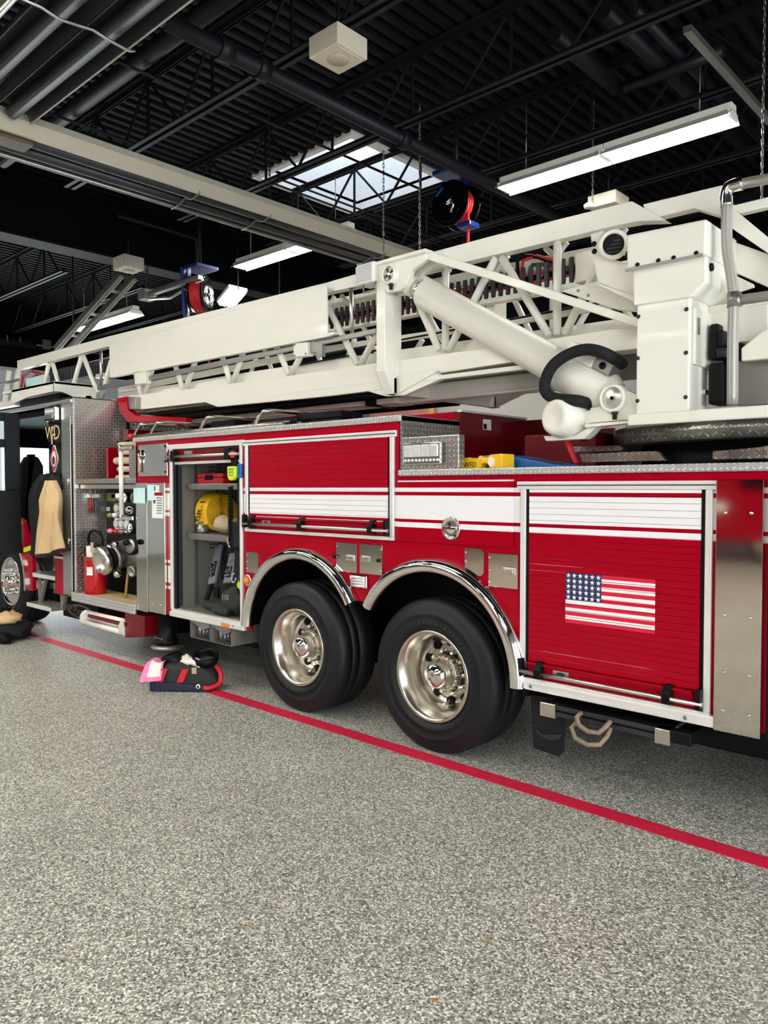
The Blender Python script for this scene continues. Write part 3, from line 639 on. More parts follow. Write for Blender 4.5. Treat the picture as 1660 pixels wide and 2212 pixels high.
P(MB().box(.60, 1.80, -.03, .03, .560, .618), 'sill', 'alu', bev=.006); P(MB().box(.60, 1.80, -.034, -.03, .60, .606), 'sill_lip', 'alu')
bolts([(.75, -.03, .585), (1.66, -.03, .585)], .011, 'galv')
# flag decal on the rear shutter (cut at the slat joints)
fx0, fx1, fz0, fz1 = .967, 1.49, .986, 1.272; fm = MB(); fh = (fz1-fz0)/13; pt = (1.742-.66-.07)/round((1.742-.66-.07)/.0358)
joints = [.66+.07+i*pt for i in range(40)]
def cut(x0, x1, z0, z1, y, mi):
    zs = [z0]+[j for j in joints if z0 < j < z1]+[z1]
    for a, b in zip(zs, zs[1:]):
        a2 = a+.0012 if a in joints else a; b2 = b-.0012 if b in joints else b
        if b2 > a2: fm.box(x0, x1, y, y+.0006, a2, b2, mi)
for i in range(13): cut(fx0 if i > 6 else fx0+.22, fx1, fz1-(i+1)*fh, fz1-i*fh, -.0146, 0 if i % 2 == 0 else 1)
cut(fx0, fx0+.22, fz1-7*fh, fz1, -.0146, 2)
for i in range(5):
    for j in range(6): fm.prism(star(fx0+.22*(j+.5)/6, fz1-7*fh*(i+.5)/5, .0155), -.0154, -.0148, 'y', 1)
tag(P(fm, 'flag_decal', ['flag_red', 'flag_white', 'flag_blue']), 'stars and stripes flag decal')
# ---- plain drop-down door between
dd = P(MB().box(-.312, .61, -.014, 0, 1.392, 1.79), 'drop_door', 'livery', bev=.003); MB().box(-.312, .61, -.016, -.002, 1.79, 1.80).build('hinge', 'alu', dd)
MB().lathe([(.0, .012), (.02, .014), (.04, .006), (.058, .006), (.066, .012), (.074, .01), (.076, 0)], (.147, -.014, 1.492), (0, -1, 0), 32).build('ring_latch', 'chrome', dd)
MB().box(.095, .199, -.034, -.022, 1.483, 1.501).build('ring_handle', 'chrome', dd, bev=.005)
MB().prism(ell(.147, 1.492, .05, .05, 24), -.0215, -.0205).build('latch_cup', 'polished', dd)
# ---- stainless access plates
def plate(x0, x1, z0, z1, hinge=-1, latch=None, rnd=.0):
    pts = [(x0, z0), (x1, z0), (x1, z1), (x0, z1)]
    if rnd:
        s = rnd
        pts = [(x0, z0), (x1-s, z0), (x1, z0+s), (x1, z1-s), (x1-s, z1), (x0, z1)]
    o = P(MB().prism(pts, -.012, 0), 'access_door', 'mirror', bev=.002)
    hx = x0 if hinge < 0 else x1
    bolts([(hx-hinge*.008, -.013, z0+.03), (hx-hinge*.008, -.013, (z0+z1)/2), (hx-hinge*.008, -.013, z1-.03)], .007, 'chrome', o)
    if latch:
        l = MB().box(latch-.042, latch+.042, -.017, -.012, (z0+z1)/2-.02, (z0+z1)/2+.02).build('latch_plate', 'brushed', o, bev=.004)
        MB().box(latch-.03, latch+.03, -.021, -.017, (z0+z1)/2-.011, (z0+z1)/2+.011).build('latch_paddle', 'chrome', o, bev=.003)
    return o
plate(-.924, -.712, 1.14, 1.352, -1, -.775); plate(-.68, -.463, 1.142, 1.352, 1, -.62); plate(.433, .645, 1.145, 1.352, -1, .585)
plate(.252, .398, 1.203, 1.374, -1, None, .02); plate(-2.005, -1.85, 1.05, 1.223, -1, None, .02)
MB().lathe([(.012, 0), (.012, .03), (0, .032)], (-.478, -.012, 1.247), (0, -1, 0), 12).build('knob', 'black', T); MB().lathe([(.012, 0), (.012, .03), (0, .032)], (-.93, -.006, 1.247), (0, -1, 0), 12).build('knob', 'black', T)
al = P(MB().lathe([(.05, 0), (.05, .008), (.038, .012)], (-2.0, 0, .982), (0, -1, 0), 20), 'marker_light', 'chrome'); MB().lathe([(.036, .01), (.034, .025), (.015, .04), (0, .042)], (-2.0, 0, .982), (0, -1, 0), 20).build('amber_lens', 'amber', al)
wl_ = P(MB().box(-.775, -.605, -.02, 0, 1.035, 1.13), 'side_light', 'chrome', bev=.02, seg=3)
for k in range(4): MB().tube([(-.75, -.022, 1.052+k*.02), (-.63, -.022, 1.052+k*.02)], .0095, 8).build('lens_bar', 'lens', wl_)
# ---- polished fender rings
def fender(c, a0, a1):
    mb = MB(); sec = [(.64, .02), (.70, .02), (.72, -.02), (.71, -.05), (.685, -.075), (.65, -.08), (.625, -.06), (.615, -.02)]; k = len(sec); n = 44; vs = []
    for i in range(n+1):
        a = math.radians(a0+(a1-a0)*i/n)
        vs += [(c[0]+r*math.cos(a), y, c[1]+r*math.sin(a)) for r, y in sec]
    fs = [(i*k+j, i*k+(j+1) % k, (i+1)*k+(j+1) % k, (i+1)*k+j) for i in range(n) for j in range(k)]
    mb.add(vs, fs, 0, True); mb.add(vs[:k], [list(range(k))]); mb.add(vs[-k:], [list(range(k))])
    return P(mb, 'fender_ring', 'chrome')
fender(AC[0], 177, 31); fender(AC[1], 149, -1)
# ---- wheels
def tire_prof(R, W): 
    r0 = R*.575
    return [(r0, .03), (r0+.012, .008), (R*.66, -.012), (R*.69, -.016), (R*.70, -.010), (R*.78, -.016), (R*.80, -.022), (R*.815, -.016), (R*.90, -.004), (R*.93, .004), (R*.965, .014), (R*.985, .03), (R, .055), (R, W*.28), (R-.012, W*.285), (R-.012, W*.305), (R, W*.31), (R, W*.48), (R-.012, W*.485), (R-.012, W*.515), (R, W*.52), (R, W*.7), (R, W-.05), (R*.97, W-.01), (R*.8, W), (r0, W-.03)]
def wheel(x, z, R, W, yo=.0, front=False):
    t = P(MB().lathe(tire_prof(R, W), (x, yo, z), (0, 1, 0), 72, close=False), 'tire', 'rubber')
    lug = None
    for k in range(60):                       # small ribs round the bead
        a = 2*PI*k/60
        if k % 1 == 0 and not front:
            p = Vector((x+R*.675*math.cos(a), yo-.0125, z+R*.675*math.sin(a))); q = Vector((x+R*.715*math.cos(a), yo-.012, z+R*.715*math.sin(a)))
            lug = lug or MB(); lug.bar(p, q, .010, .006, (0, 1, 0))
    if lug: tag(lug.build('bead_ribs', 'rubber', t), kind='stuff')
    rr = R*.575
    if not front:
        rim = P(MB().lathe([(rr+.004, .028), (rr+.012, .005), (rr+.002, -.004), (rr-.016, .004), (rr-.024, .03), (rr-.05, .06), (rr-.058, .17), (rr-.075, .205), (.19, .225), (.165, .205), (.12, .205), (.12, .26)], (x, yo, z), (0, 1, 0), 64, close=False), 'rim', 'polished')
        for k in range(10):
            a = 2*PI*(k+.5)/10; c = Vector((x+(rr-.098)*math.cos(a), yo+.204, z+(rr-.098)*math.sin(a)))
            if k == 0: hs = MB().lathe([(0, -.006), (.024, -.006), (.026, .004)], c, (0, 1, 0), 16).build('hand_hole', 'black', rim); h0 = c
            else: share(hs, 'hand_hole', rim, c-h0)
        for k in range(10):
            a = 2*PI*k/10; c = Vector((x+.142*math.cos(a), yo+.205, z+.142*math.sin(a)))
            if k == 0: ls = MB().lathe([(.019, 0), (.017, -.03), (.013, -.05), (0, -.052)], c, (0, 1, 0), 12).build('lug_nut', 'chrome', rim); l0 = c
            else: share(ls, 'lug_nut', rim, c-l0)
        MB().lathe([(.112, .21), (.112, .13), (.106, .12), (.1, .125)], (x, yo, z), (0, 1, 0), 40, close=False).build('hub', 'polished', rim)
        for k in range(20):
            a = 2*PI*k/20; c = Vector((x+.112*math.cos(a), yo+.15, z+.112*math.sin(a)))
            if k == 0: ss = MB().ball(c, .012, .03, .012, 8, 6).build('stud_boss', 'polished', rim); s0 = c
            else: share(ss, 'stud_boss', rim, c-s0)
        hc = MB().lathe([(.1, .14), (.102, .1), (.096, .085), (.092, .06), (.085, .035), (.068, .015), (.04, .004), (.034, -.002), (.03, .002), (0, .0)], (x, yo, z), (0, 1, 0), 40).build('hub_cap', 'chrome', rim)
        text_mb('N', .035, (x, yo-.004, z), (1, 0, 0), (0, 0, 1), shear=.2).build('hub_mark', 'polished', rim)
        MB().tube([(x+.03, yo+.16, z-rr+.11), (x+.02, yo+.10, z-rr+.09)], .008, 8).build('valve_stem', 'polished', rim)
    else:
        rim = P(MB().lathe([(rr+.004, .028), (rr+.01, .005), (rr-.014, .0), (rr-.03, .03), (rr-.05, .05), (rr-.075, .06), (.2, .035), (.15, .02), (.1, .02)], (x, yo, z), (0, 1, 0), 56), 'rim', 'chrome')
        for k in range(10):
            a = 2*PI*(k+.5)/10; c = Vector((x+.235*math.cos(a), yo+.05, z+.235*math.sin(a)))
            if k == 0: hs = MB().lathe([(0, -.006), (.022, -.006), (.024, .004)], c, (0, 1, 0), 14).build('hand_hole', 'black', rim); h0 = c
            else: share(hs, 'hand_hole', rim, c-h0)
            a = 2*PI*k/10; c = Vector((x+.155*math.cos(a), yo+.02, z+.155*math.sin(a)))
            if k == 0: ls = MB().lathe([(.02, 0), (.018, -.04), (.012, -.065), (0, -.07)], c, (0, 1, 0), 12).build('lug_nut', 'chrome', rim); l0 = c
            else: share(ls, 'lug_nut', rim, c-l0)
        MB().lathe([(.09, .02), (.085, -.03), (.07, -.06), (.04, -.07), (0, -.07)], (x, yo, z), (0, 1, 0), 28).build('hub_cap', 'chrome', rim)
wheel(-1.385, .507, .513, .39, .0); wheel(-.032, .505, .516, .39, .0); wheel(-7.12, .54, .54, .38, .06, True)
for x in (-1.385, -.032, -7.12): P(MB().lathe([(r, h) for r, h in tire_prof(.51, .39)], (x, 2.12, .51), (0, 1, 0), 40, close=False), 'tire', 'rubber')
# ---- rear mirror-finish panel and body end
mp_ = P(MB().box(1.80, 2.018, -.035, .0, .555, 1.79), 'stainless_panel', 'mirror', bev=.003)
bolts([(x, -.036, z) for z in (1.63, 1.13, .85, .66) for x in (1.845, 1.965)], .008, 'chrome', mp_)
P(MB().box(2.04, 2.07, -.03, 0, .55, 1.79), 'body_seal', 'black')
P(MB().box(2.07, 3.3, -.03, 0, .6, 1.79), 'rear_panel', 'mirror', bev=.003)
# ---- left equipment compartment (open)
lc = P(MB().box(-3.12, -2.10, .62, .64, .60, 2.1).box(-3.12, -3.07, .03, .62, .60, 2.1).box(-2.10, -2.06, .03, .62, .60, 2.1).box(-3.12, -2.06, .03, .62, 2.08, 2.12), 'compartment_liner', 'grey_paint')
for k in range(4): MB().box(-3.071, -3.068, .35, .5, 1.17+k*.035, 1.178+k*.035).build('vent_slot', 'black', lc)
for k in range(5): MB().box(-3.071, -3.068, .35, .5, 1.84+k*.035, 1.848+k*.035).build('vent_slot', 'black', lc)
MB().box(-3.07, -3.055, .18, .21, .65, 2.06).build('shelf_track', 'galv', lc); MB().box(-3.07, -3.055, .42, .45, .65, 2.06).build('shelf_track', 'galv', lc)
P(MB().box(-3.07, -2.10, .0, .62, .60, .635), 'compartment_floor', 'diamond_fine')
P(MB().box(-3.03, -2.10, .08, .62, 1.735, 1.79), 'shelf', 'galv', bev=.004); P(MB().box(-3.02, -2.10, .08, .62, 1.275, 1.33), 'shelf', 'galv', bev=.004)
of = P(MB().box(-3.19, -2.03, -.022, .0, 2.105, 2.15), 'door_frame', 'alu', bev=.004)
MB().box(-3.16, -3.125, -.022, .0, .62, 2.105).build('side_rail', 'alu', of, bev=.004); MB().box(-2.085, -2.055, -.022, .0, .62, 2.105).build('side_rail', 'alu', of, bev=.004)
MB().box(-3.125, -3.08, .0, .03, .62, 2.1).build('track', 'black', of); MB().box(-3.08, -3.06, .02, .05, .65, 1.95).build('seal', 'dark_grey', of)
MB().box(-3.10, -2.10, .0, .03, 1.99, 2.10).build('rolled_shutter', 'red_dark', of); MB().box(-3.10, -2.10, -.004, .03, 1.965, 1.99).build('shutter_lip', 'alu', of, bev=.004)
MB().tube([(-3.2, -.04, 2.035), (-2.07, -.04, 2.035)], .013, 10).build('lift_rod', 'brushed', of)
for q in (-3.06, -2.22): MB().box(q-.03, q+.03, -.06, 0, 1.99, 2.09).build('rod_clamp', 'black', of, bev=.006)
MB().box(-2.93, -2.82, -.008, 0, 2.055, 2.085).build('maker_plate', 'brushed', of)
P(MB().box(-3.17, -2.03, -.03, .03, .555, .60), 'sill', 'alu', bev=.006); P(MB().box(-3.15, -2.06, -.02, .08, .60, .625), 'sill_step', 'alu', bev=.004)
P(MB().box(-2.33, -2.22, -.04, -.03, .563, .592), 'side_marker', 'amber', bev=.004); bolts([(-2.17, -.03, .58)], .01, 'galv')
fb = MB()
for z0_, z1_ in ((1.16, 1.19), (.96, 1.13), (.90, .93)): fb.box(-3.26, -3.18, -.003, .0, z0_, z1_)
for i, (z0_, z1_) in enumerate(((1.045, 1.075), (.86, 1.02), (.80, .83))): P(MB().box(-3.225, -3.17, -.004, .0, z0_, z1_), 'white_stripe', 'white')
# ---- stainless wings at the body front
P(MB().prism([(-3.775, -.02), (-3.545, -.035), (-3.545, -.02), (-3.775, -.005)], .545, 1.80, 'z'), 'stainless_panel', 'mirror', bev=.002)
sp2 = P(MB().box(-3.54, -3.235, -.03, -.0, .555, 1.80), 'stainless_panel', 'mirror', bev=.003)
bolts([(-3.72, -.03, 1.16), (-3.62, -.033, 1.16), (-3.72, -.03, .66), (-3.62, -.033, .66)], .008, 'chrome'); bolts([(-3.45, -.033, .64), (-3.31, -.033, .64)], .008, 'chrome')
a = PY(341, 1090, -.03); wlb = P(MB().box(a.x-.095, a.x+.1, -.036, -.032, a.z-.13, a.z+.115), 'warning_label', 'paper'); MB().box(a.x-.095, a.x+.1, -.038, -.036, a.z+.085, a.z+.115).build('header', 'red', wlb)
for k in range(7): MB().box(a.x-.01, a.x+.085, -.0375, -.036, a.z+.06-k*.024, a.z+.067-k*.024).build('print_line', 'dark_grey', wlb)
MB().prism(star(a.x-.05, a.z+.03, .03), -.0375, -.036).build('pictogram', 'black', wlb)
a = PY(338, 1056, -.03); w2 = P(MB().box(a.x-.05, a.x+.05, -.036, -.032, a.z-.035, a.z+.035), 'warning_label', 'paper'); MB().box(a.x-.03, a.x-.01, -.0375, -.036, a.z-.02, a.z+.025).build('pictogram', 'black', w2)
P(MB().box(-3.77, -3.56, -.048, -.04, 1.60, 1.75), 'paper_notice', 'paper_cyan', bev=.001); P(MB().box(-3.52, -3.40, -.044, -.036, 1.63, 1.78), 'paper_notice', 'paper_cyan', bev=.001)
hd = P(MB().box(-3.72, -3.20, -.02, .0, 1.862, 2.17), 'access_door', 'mirror', bev=.004)
MB().tube([(-3.66, -.04, 1.9), (-3.66, -.04, 2.12)], .018, 10).build('grab_handle', 'chrome', hd); bolts([(-3.23, -.021, 2.14), (-3.23, -.021, 1.9), (-3.23, -.021, 2.0)], .012, 'black', hd)
# ---- under-body gear
for k, x in enumerate((-2.85, -2.53)):
    ch = P(MB().box(x, x+.305, -.01, .3, .395, .40).box(x, x+.006, -.01, .3, .395, .55).box(x+.3, x+.306, -.01, .3, .395, .55).box(x, x+.306, .29, .3, .395, .55), 'chock_holder', 'grey_paint')
    MB().prism([(x, .55), (x+.306, .55), (x+.306, .52), (x+.2, .485), (x+.15, .50), (x, .545)], -.012, -.004).build('front_lip', 'galv', ch)
    MB().tube([(x+.12, .02, .5), (x+.12, .02, .43), (x+.18, .02, .42), (x+.18, .02, .5)], .02, 8).build('shackle', 'galv', ch)
    MB().tube([(x+.19, .04, .5), (x+.19, .04, .43), (x+.25, .04, .42), (x+.25, .04, .5)], .02, 8).build('shackle', 'galv', ch); MB().box(x+.08, x+.27, .0, .1, .405, .425).build('pad', 'dark_grey', ch)
rs = P(MB().box(.86, 1.70, -.06, .35, .45, .515), 'slide_out_step', 'black', bev=.006)
MB().box(.94, 1.52, -.066, -.06, .49, .515).build('step_face', 'dark_grey', rs, bev=.003); MB().box(.94, 1.52, -.066, -.06, .452, .478).build('step_face', 'dark_grey', rs, bev=.003)
MB().box(.84, .94, -.075, .0, .44, .52).build('end_cap', 'polished', rs, bev=.004); MB().prism([(1.52, .435), (1.60, .435), (1.60, .515), (1.52, .515)], -.075, -.0).build('end_cap', 'polished', rs, bev=.004)
MB().prism([(.0, .44), (.35, .5), (.35, .56), (.0, .52)], 1.60, 1.61, 'x').build('end_plate', 'galv', rs)
def handle(pts, name='rope_handle', r=.013): 
    return MB().tube(pts, r, 10).build(name, 'rope', rs)
handle([(1.10, -.068, .505), (1.095, -.11, .49), (1.12, -.13, .455), (1.18, -.14, .435), (1.24, -.13, .44), (1.265, -.11, .47), (1.275, -.07, .495)])
handle([(1.08, -.066, .455), (1.07, -.12, .43), (1.11, -.15, .385), (1.19, -.16, .37), (1.25, -.14, .38), (1.27, -.1, .42), (1.275, -.068, .46)])
mf = P(MB().prism([(.69, .17), (.665, .50), (.90, .50), (.90, .20), (.86, .16)], .10, .115), 'mud_flap', 'rubber', bev=.004)
MB().prism([(.75, .27)] + [(.75+.09*math.cos(q)+.05, .30+.05*math.sin(q)) for q in [PI+PI*k/10 for k in range(11)]], .092, .10).build('flap_print', 'dark_grey', mf)
# ---- pump bay
pb = P(MB().box(-5.12, -3.78, .36, .40, .6, 1.80), 'pump_panel', 'black')
P(MB().box(-5.12, -3.78, .40, 2.5, .55, 1.80), 'pump_house', 'black')
P(MB().box(-3.80, -3.78, .0, .40, .6, 2.18), 'pump_bay_wall', 'red_dark')
P(MB().box(-5.14, -3.78, -.02, .38, .545, .575), 'running_board', 'diamond_fine', bev=.004); P(MB().box(-5.15, -3.78, -.045, -.02, .50, .60), 'running_board_edge', 'diamond_bright', bev=.005)
P(MB().box(-5.1, -3.79, -.0, .36, .575, .585), 'tread_mat', 'tan')
P(MB().box(-5.11, -3.79, .0, .40, 1.795, 1.85), 'crosslay_floor', 'diamond_fine', bev=.004); P(MB().box(-5.1, -3.8, .05, .36, 1.74, 1.79), 'light_hood', 'brushed', bev=.006)
P(MB().box(-5.10, -3.79, .9, .93, 1.85, 2.2), 'crosslay_back', 'red_dark'); P(MB().box(-4.98, -4.94, .3, .9, 1.85, 2.2), 'crosslay_divider', 'red')
a = PX(240, 1000, -5.0); 
cp = P(MB().box(-4.12, -3.80, .10, .12, 1.85, 2.17), 'crosslay_gate', 'diamond_fine', bev=.003)
gr = P(MB().tube([(-4.04, -.03, 1.47), (-4.04, -.03, 2.13)], .022, 12), 'grab_rail', 'cream')
for z in (1.45, 2.15): MB().lathe([(.03, 0), (.03, .05), (.02, .06), (0, .06)], (-4.04, -.03, z-.03), (0, 0, 1), 14).build('rail_bracket', 'chrome', gr); MB().box(-4.04, -3.80, -.05, -.02, z-.02, z+.02).build('rail_arm', 'chrome', gr, bev=.006)
# gauges and labels on the pump panel
def onp(px, py): return PY(px, py, .36)
def gplate(px0, py0, px1, py1, m, nm='label_plate'):
    a, b = onp(px0, py0), onp(px1, py1); return P(MB().box(a.x, b.x, .352, .36, b.z, a.z), nm, m, bev=.002)
gplate(232, 1065, 250, 1083, 'olive'); gplate(242, 1067, 250, 1076, 'paper'); gplate(251, 1065, 269, 1083, 'polished'); gplate(261, 1066, 268, 1074, 'paper'); gplate(231, 1095, 238, 1104, 'paper')
gplate(237, 1084, 296, 1091, 'dark_grey')
for (px, py) in ((274, 1075), (293, 1075), (286, 1140)):
    a = onp(px, py); g_ = P(MB().lathe([(.055, 0), (.055, .03), (.048, .036), (.044, .03)], (a.x, .36, a.z), (0, -1, 0), 24), 'gauge', 'chrome'); MB().lathe([(.045, .028), (0, .029)], (a.x, .36, a.z), (0, -1, 0), 24).build('dial', 'paper', g_); MB().bar((a.x, .329, a.z), (a.x+.025, .329, a.z+.02), .006, .003, (0, 1, 0)).build('needle', 'black', g_)
for (px, py, m) in ((254, 1101, 'olive'), (265, 1101, 'paper'), (254, 1134, 'red_rubber'), (265, 1134, 'rust'), (276, 1136, 'blue')):
    a = onp(px, py); g_ = P(MB().box(a.x-.05, a.x+.05, .35, .36, a.z-.085, a.z+.08), 'valve_plate', 'polished', bev=.003); MB().lathe([(.045, 0), (.045, .016), (.035, .02), (0, .02)], (a.x, .35, a.z+.015), (0, -1, 0), 20).build('dial', 'paper', g_); MB().box(a.x-.045, a.x+.045, .345, .35, a.z-.08, a.z-.045).build('tag', m, g_)
for (px, py, m) in ((239, 1113, 'olive'), (250, 1113, 'white'), (262, 1114, 'galv'), (240, 1147, 'pink'), (252, 1148, 'red_rubber'), (264, 1149, 'galv')):
    a = PY(px, py, .28); g_ = P(MB().tube([(a.x+.05, .36, a.z), (a.x+.02, .28, a.z)], .012, 8), 'pull_handle', 'chrome'); MB().ball((a.x, .27, a.z), .05, .03, .028).build('grip', m, g_)
a = onp(281, 1102); ov = P(MB().prism(ell(a.x, a.z, .085, .042), .35, .36), 'name_badge', 'chrome', bev=.002); MB().prism(ell(a.x, a.z, .074, .033), .347, .351).build('badge_field', 'black', ov); text_mb('Pierce', .05, (a.x, .346, a.z), (1, 0, 0), (0, 0, 1), shear=.25).build('badge_text', 'chrome', ov)
# intake valve
ax_ = Vector((.02, -.95, -.2)).normalized(); c_ = PY(268, 1197, .22)
iv = P(MB().lathe([(.13, -.1), (.15, -.06), (.15, .0), (.135, .02), (.135, .09), (.15, .1), (.15, .13), (.12, .15)], c_, ax_, 36), 'intake_valve', 'galv')
MB().lathe([(.13, .14), (.13, .18), (.125, .18)], c_, ax_, 36).build('band', 'black', iv); e_ = c_+ax_*.21
MB().lathe([(.125, 0), (.15, .01), (.155, .06), (.125, .085), (.112, .085), (.105, .02), (0, .015)], e_, ax_, 36).build('coupling', 'brushed', iv)
for k in range(3):
    q = 2*PI*k/3+.4; a1 = ax_.orthogonal().normalized(); b1 = ax_.cross(a1); p = e_+(a1*math.cos(q)+b1*math.sin(q))*.11+ax_*.065; MB().bar(p, p+ax_*.025, .03, .05, a1).build('coupling_lug', 'brushed', iv)
MB().tube([c_-ax_*.05, c_+Vector((.12, .12, 0)), c_+Vector((.3, .25, -.02))], .13, 20).build('pipe_body', 'galv', iv)
hw = PY(286, 1180, -.02); MB().lathe([(.0, .02), (.07, .02), (.085, .03), (.09, 0), (.085, -.03), (.07, -.01), (0, -.01)], hw, (.15, -.98, .1), 28).build('hand_wheel', 'black', iv); MB().lathe([(0, .035), (.07, .033), (.072, .02)], hw, (.15, -.98, .1), 28).build('wheel_face', 'galv', iv)
k_ = PY(279, 1172, -.06); MB().lathe([(.02, 0), (.03, .03), (.022, .06), (0, .062)], k_, (0, -1, 0), 14).build('crank_knob', 'black', iv)
for (px, py) in ((225, 1187), (238, 1182), (250, 1176)): p = PY(px, py, .05); MB().lathe([(.02, -.03), (.035, -.01), (.03, .02), (.015, .04)], p, (-.6, -.5, .4), 10).build('relief_fitting', 'chrome', iv)
p = PY(256, 1239, .1); MB().lathe([(.03, -.03), (.045, 0), (.04, .04), (.02, .05)], p, (-.4, -.9, 0), 14).build('drain_cap', 'chrome', iv)
p = PY(289, 1233, .12); MB().lathe([(.05, -.12), (.055, 0), (.06, .04), (.045, .04), (.04, 0)], p, (.1, -.95, -.2), 20).build('elbow', 'galv', iv)
# roller step, red bracket, jack foot
ro = P(MB().box(-4.75, -3.95, -.05, .3, .36, .40), 'roller_frame', 'red_dark')
for (y, z) in ((-.02, .40), (.0, .34), (-.06, .30)): MB().tube([(-4.82, y, z), (-4.0, y, z)], .028, 12).build('roller', 'cream', ro)
for x in (-4.84, -4.0): MB().prism(ell(-.03, .345, .07, .085, 18), x, x+.02, 'x').build('roller_cheek', 'cream', ro)
P(MB().prism([(-3.98, .50), (-3.98, .24), (-3.60, .30), (-3.60, .50)], -.04, .2), 'bracket', 'red_dark', bev=.004)
jf = P(MB().lathe([(.11, 0), (.11, .04), (.09, .05), (.09, .3), (.11, .3)], (-3.45, .12, .23), (0, 0, 1), 24), 'jack_leg', 'black'); MB().lathe([(.15, 0), (.16, .02), (.12, .04)], (-3.45, .12, .19), (0, 0, 1), 24).build('jack_pad', 'galv', jf); bolts([(-3.5+.04*k, .018, .3) for k in range(4)], .008, 'brushed', jf)
# ---- cab
XC0, XC1 = -8.8, -5.12
P(MB().box(XC0, -5.42, 2.44, 2.5, .55, 1.55).box(XC0, -5.42, 2.44, 2.5, 2.42, 2.72).box(-5.9, -5.42, 2.44, 2.5, 1.55, 2.42).box(XC0, -8.0, 2.44, 2.5, 1.55, 2.42).box(-7.1, -6.9, 2.44, 2.5, 1.55, 2.42), 'cab_far_side', 'black')
P(MB().box(-8.0, -5.9, 2.465, 2.47, 1.55, 2.42), 'cab_window', 'glass')
P(MB().box(XC0, -5.14, 0, 2.5, 2.70, 2.76), 'cab_roof', 'black_gloss', bev=.02)
P(MB().box(XC0, -5.14, -.03, .02, 2.69, 2.735), 'roof_trim', 'brushed', bev=.008)
P(MB().box(-5.785, -5.42, -.0, .10, 1.30, 2.70), 'cab_pillar', 'black_gloss', bev=.01)
P(MB().box(-5.66, -5.42, -.0, .12, .53, 1.62), 'cab_lower_panel', 'red', bev=.01); P(MB().box(-5.662, -5.42, -.004, .0, 1.0, 1.16), 'white_stripe', 'white'); P(MB().box(-5.662, -5.42, -.004, .0, .94, .965), 'white_stripe', 'white')
P(MB().box(-8.5, -5.42, .10, 2.44, .62, .70), 'cab_floor', 'black')
P(MB().box(XC0, XC0+.06, 0, 2.5, .55, 1.62).box(XC0, XC0+.06, 0, 2.5, 2.36, 2.7).box(XC0, XC0+.06, 0, .12, 1.62, 2.36).box(XC0, XC0+.06, 2.38, 2.5, 1.62, 2.36), 'cab_front', 'black'); P(MB().box(XC0+.02, XC0+.026, .12, 2.38, 1.62, 2.36), 'windshield', 'glass')
P(MB().box(XC0, -7.3, 0, .05, 1.3, 2.7), 'cab_near_side', 'black')
cr = P(MB().box(-5.14, -5.118, .0, 2.5, .55, 2.745), 'cab_rear_wall', 'diamond', bev=.003)
P(MB().box(-5.42, -5.12, -.012, .05, .545, 2.74), 'corner_plate', 'diamond_fine', bev=.006)
P(MB().box(-5.30, -5.16, -.03, -.012, .60, 2.55), 'pillar_door', 'diamond_fine', bev=.006); P(MB().box(-5.16, -5.15, -.02, -.01, .6, 2.45), 'pillar_seam', 'black')
for z in (1.83, 1.17): lt = P(MB().lathe([(.03, 0), (.03, .01), (.0, .012)], (-5.21, -.03, z), (0, -1, 0), 14), 'latch', 'chrome'); MB().box(-5.225, -5.195, -.05, -.04, z-.05, z+.03).build('paddle', 'chrome', lt, bev=.005)
rv = P(MB().prism([(.62, 2.62), (.62, 2.0), (.66, 2.0), (.66, 2.62)], -5.118, -5.112, 'x'), 'seam', 'black')
# dish light, monogram and badge on the pillar
a, b = PY(103, 882, -.03), PY(126, 908, -.03); cl = P(MB().box(a.x, b.x, -.07, .0, b.z, a.z), 'scene_light', 'chrome', bev=.01); MB().box(a.x+.03, b.x-.05, -.08, -.07, b.z+.09, a.z-.03).build('lens', 'lens', cl, bev=.006); MB().box(a.x+.03, b.x-.05, -.08, -.07, b.z+.02, b.z+.07).build('lens', 'lens_dark', cl, bev=.004)
a = PY(116, 936, 0); mg = text_mb('W', .21, (a.x-.10, -.004, a.z), (1, 0, 0), (0, 0, 1)); text_mb('F', .30, (a.x+.0, -.004, a.z-.035), (1, 0, 0), (0, 0, 1), mb=mg); text_mb('D', .24, (a.x+.09, -.004, a.z), (1, 0, 0), (0, 0, 1), mb=mg); tag(P(mg, 'monogram', 'gold_print'), 'gold interlaced letters W F D')
a = PY(118, 991, 0); bd = P(MB().prism([(a.x+(.085+.012*math.cos(4*q))*math.cos(q), a.z+(.14+.016*math.cos(4*q))*math.sin(q)) for q in [2*PI*k/40 for k in range(40)]], -.006, .0), 'door_badge', 'flag_white'); MB().prism([(a.x+(.078+.01*math.cos(4*q))*math.cos(q), a.z+(.13+.014*math.cos(4*q))*math.sin(q)) for q in [2*PI*k/40 for k in range(40)]], -.008, -.006).build('badge_ring', 'red_rubber', bd); MB().prism(ell(a.x, a.z, .05, .09), -.0095, -.008).build('badge_field', 'paper', bd)
MB().prism(ell(a.x-.005, a.z-.02, .035, .05, 12), -.0105, -.0095).build('badge_emblem', 'navy', bd)
